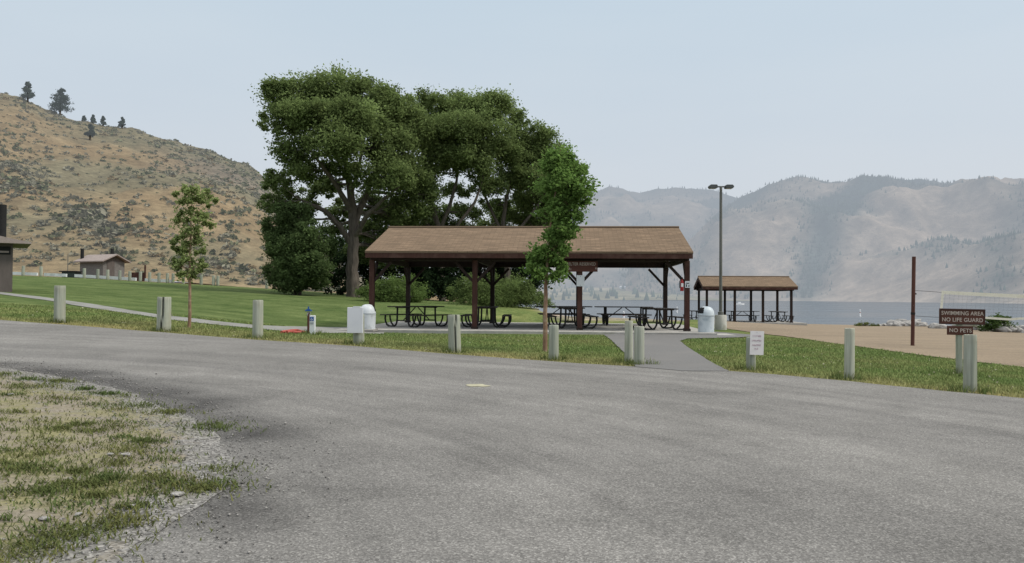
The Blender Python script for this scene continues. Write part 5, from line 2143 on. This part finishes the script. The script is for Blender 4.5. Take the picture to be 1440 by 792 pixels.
# sparse dry stubble over all the verge
vp_ = np.stack([RNG.uniform(-9, -1.2, 60000), RNG.uniform(3, 11, 60000)], 1)
vp_ = vp_[in_poly(vp_, verge_P)]
iv = inner(vp_)
nz = vnoise(vp_[:, 0], vp_[:, 1], 1.3, 4, 6)
keep = (iv > .5) & (RNG.random(len(vp_)) < np.clip(.015 + nz * .22, .008, .12))
vp_, nz = vp_[keep], nz[keep]
dk = np.clip(.75 - nz + RNG.normal(0, .2, len(nz)), 0, 1)[:, None]
cst = np.array([.095, .12, .04]) * (1 - dk) + np.array([.27, .235, .12]) * dk
blades(np.column_stack([vp_, H(vp_[:, 0], vp_[:, 1]) + .03]), .026, .0045, 1.6, cst, M['blade'], 'verge_stubble', 'thin dry grass growing through the gravel verge')

# loose gravel over verge edge and road shoulder
ng = 15000
tt = RNG.uniform(0, 1, ng)
VL = np.array(verge_line)
s = np.concatenate([[0], np.cumsum(np.linalg.norm(np.diff(VL, axis=0), axis=1))])
s /= s[-1]
cx_, cy_ = np.interp(tt, s, VL[:, 0]), np.interp(tt, s, VL[:, 1])
gp = np.stack([cx_ - .25 + RNG.normal(0, .42, ng), cy_ + RNG.normal(0, .40, ng)], 1)
gp = gp[(gp[:, 1] > 2.5)]
ng = len(gp)
sz = RNG.gamma(2.5, .0014, ng)[:, None] + .002
oct_ = np.array([(1, 0, 0), (-1, 0, 0), (0, 1, 0), (0, -1, 0), (0, 0, .7), (0, 0, -.7)])
fo_ = np.array([(0, 2, 4), (2, 1, 4), (1, 3, 4), (3, 0, 4), (2, 0, 5), (1, 2, 5), (3, 1, 5), (0, 3, 5)])
rot = RNG.uniform(0, 6.28, ng)
cs, sn = np.cos(rot), np.sin(rot)
ov = oct_[None] * RNG.uniform(.6, 1.4, (ng, 6, 1)) * sz[:, None]
vx = ov[..., 0] * cs[:, None] - ov[..., 1] * sn[:, None]
vy = ov[..., 0] * sn[:, None] + ov[..., 1] * cs[:, None]
zz = H(gp[:, 0], gp[:, 1]) + .027
V = np.stack([gp[:, 0, None] + vx, gp[:, 1, None] + vy, zz[:, None] + ov[..., 2] + sz * .3], -1).reshape(-1, 3)
Fc = (np.arange(ng)[:, None, None] * 6 + fo_[None]).reshape(-1, 3)
gc = np.repeat(np.array([.21, .203, .193])[None] * RNG.uniform(.5, 1.5, (ng, 1)), 6, 0)
gm, gnt, gb = new_mat('gravel_stone')
L(gnt, attr_col(gnt), gb.inputs['Base Color'])
gb.inputs['Roughness'].default_value = .95
gr = np_mesh('gravel', V, Fc, gm, cols=gc)
tag(gr, 'loose grey gravel along the edge of the verge and road', 'gravel', kind='stuff')

# a few bigger pale stones on the verge
for i, (px, py, r) in enumerate([(177, 648, .06), (250, 707, .07), (188, 720, .04), (62, 743, .05), (15, 560, .05), (110, 733, .04), (155, 648, .04)]):
    g = ground_at(px, py)
    o = bpy.data.objects.new('stone', rocks[(i + 1) % 5])
    COL.objects.link(o)
    o.location = (g[0], g[1], g[2] + .035 + r * .1)
    r *= .6
    o.scale = (r, r * .8, r * .5)
    o.rotation_euler = (0, 0, i)
    tag(o, 'pale fist-sized stone lying among the weeds of the verge', 'stone', 'pale stones on the verge')

# pale stain on the asphalt
g = ground_at(670, 545)
st = MB()
n = 22
pts_ = [(0, 0, .0)]
for i in range(n):
    a = 2 * math.pi * i / n
    r = 1 + .45 * noise.noise((math.cos(a) * 1.5, math.sin(a) * 1.5, 4))
    pts_.append((.15 * r * math.cos(a), .16 * r * math.sin(a), .0))
sv = [(g[0] + x, g[1] + y, h(g[0] + x, g[1] + y) + .0275) for x, y, _ in pts_]
st.add(sv, [(0, 1 + i, 1 + (i + 1) % n) for i in range(n)])
so = st.build('paint_stain', mottled('pale_stain', (.28, .265, .19), (.44, .42, .30), 9, .9, None, .2, .004))
tag(so, 'small pale yellowish stain on the asphalt', 'stain')
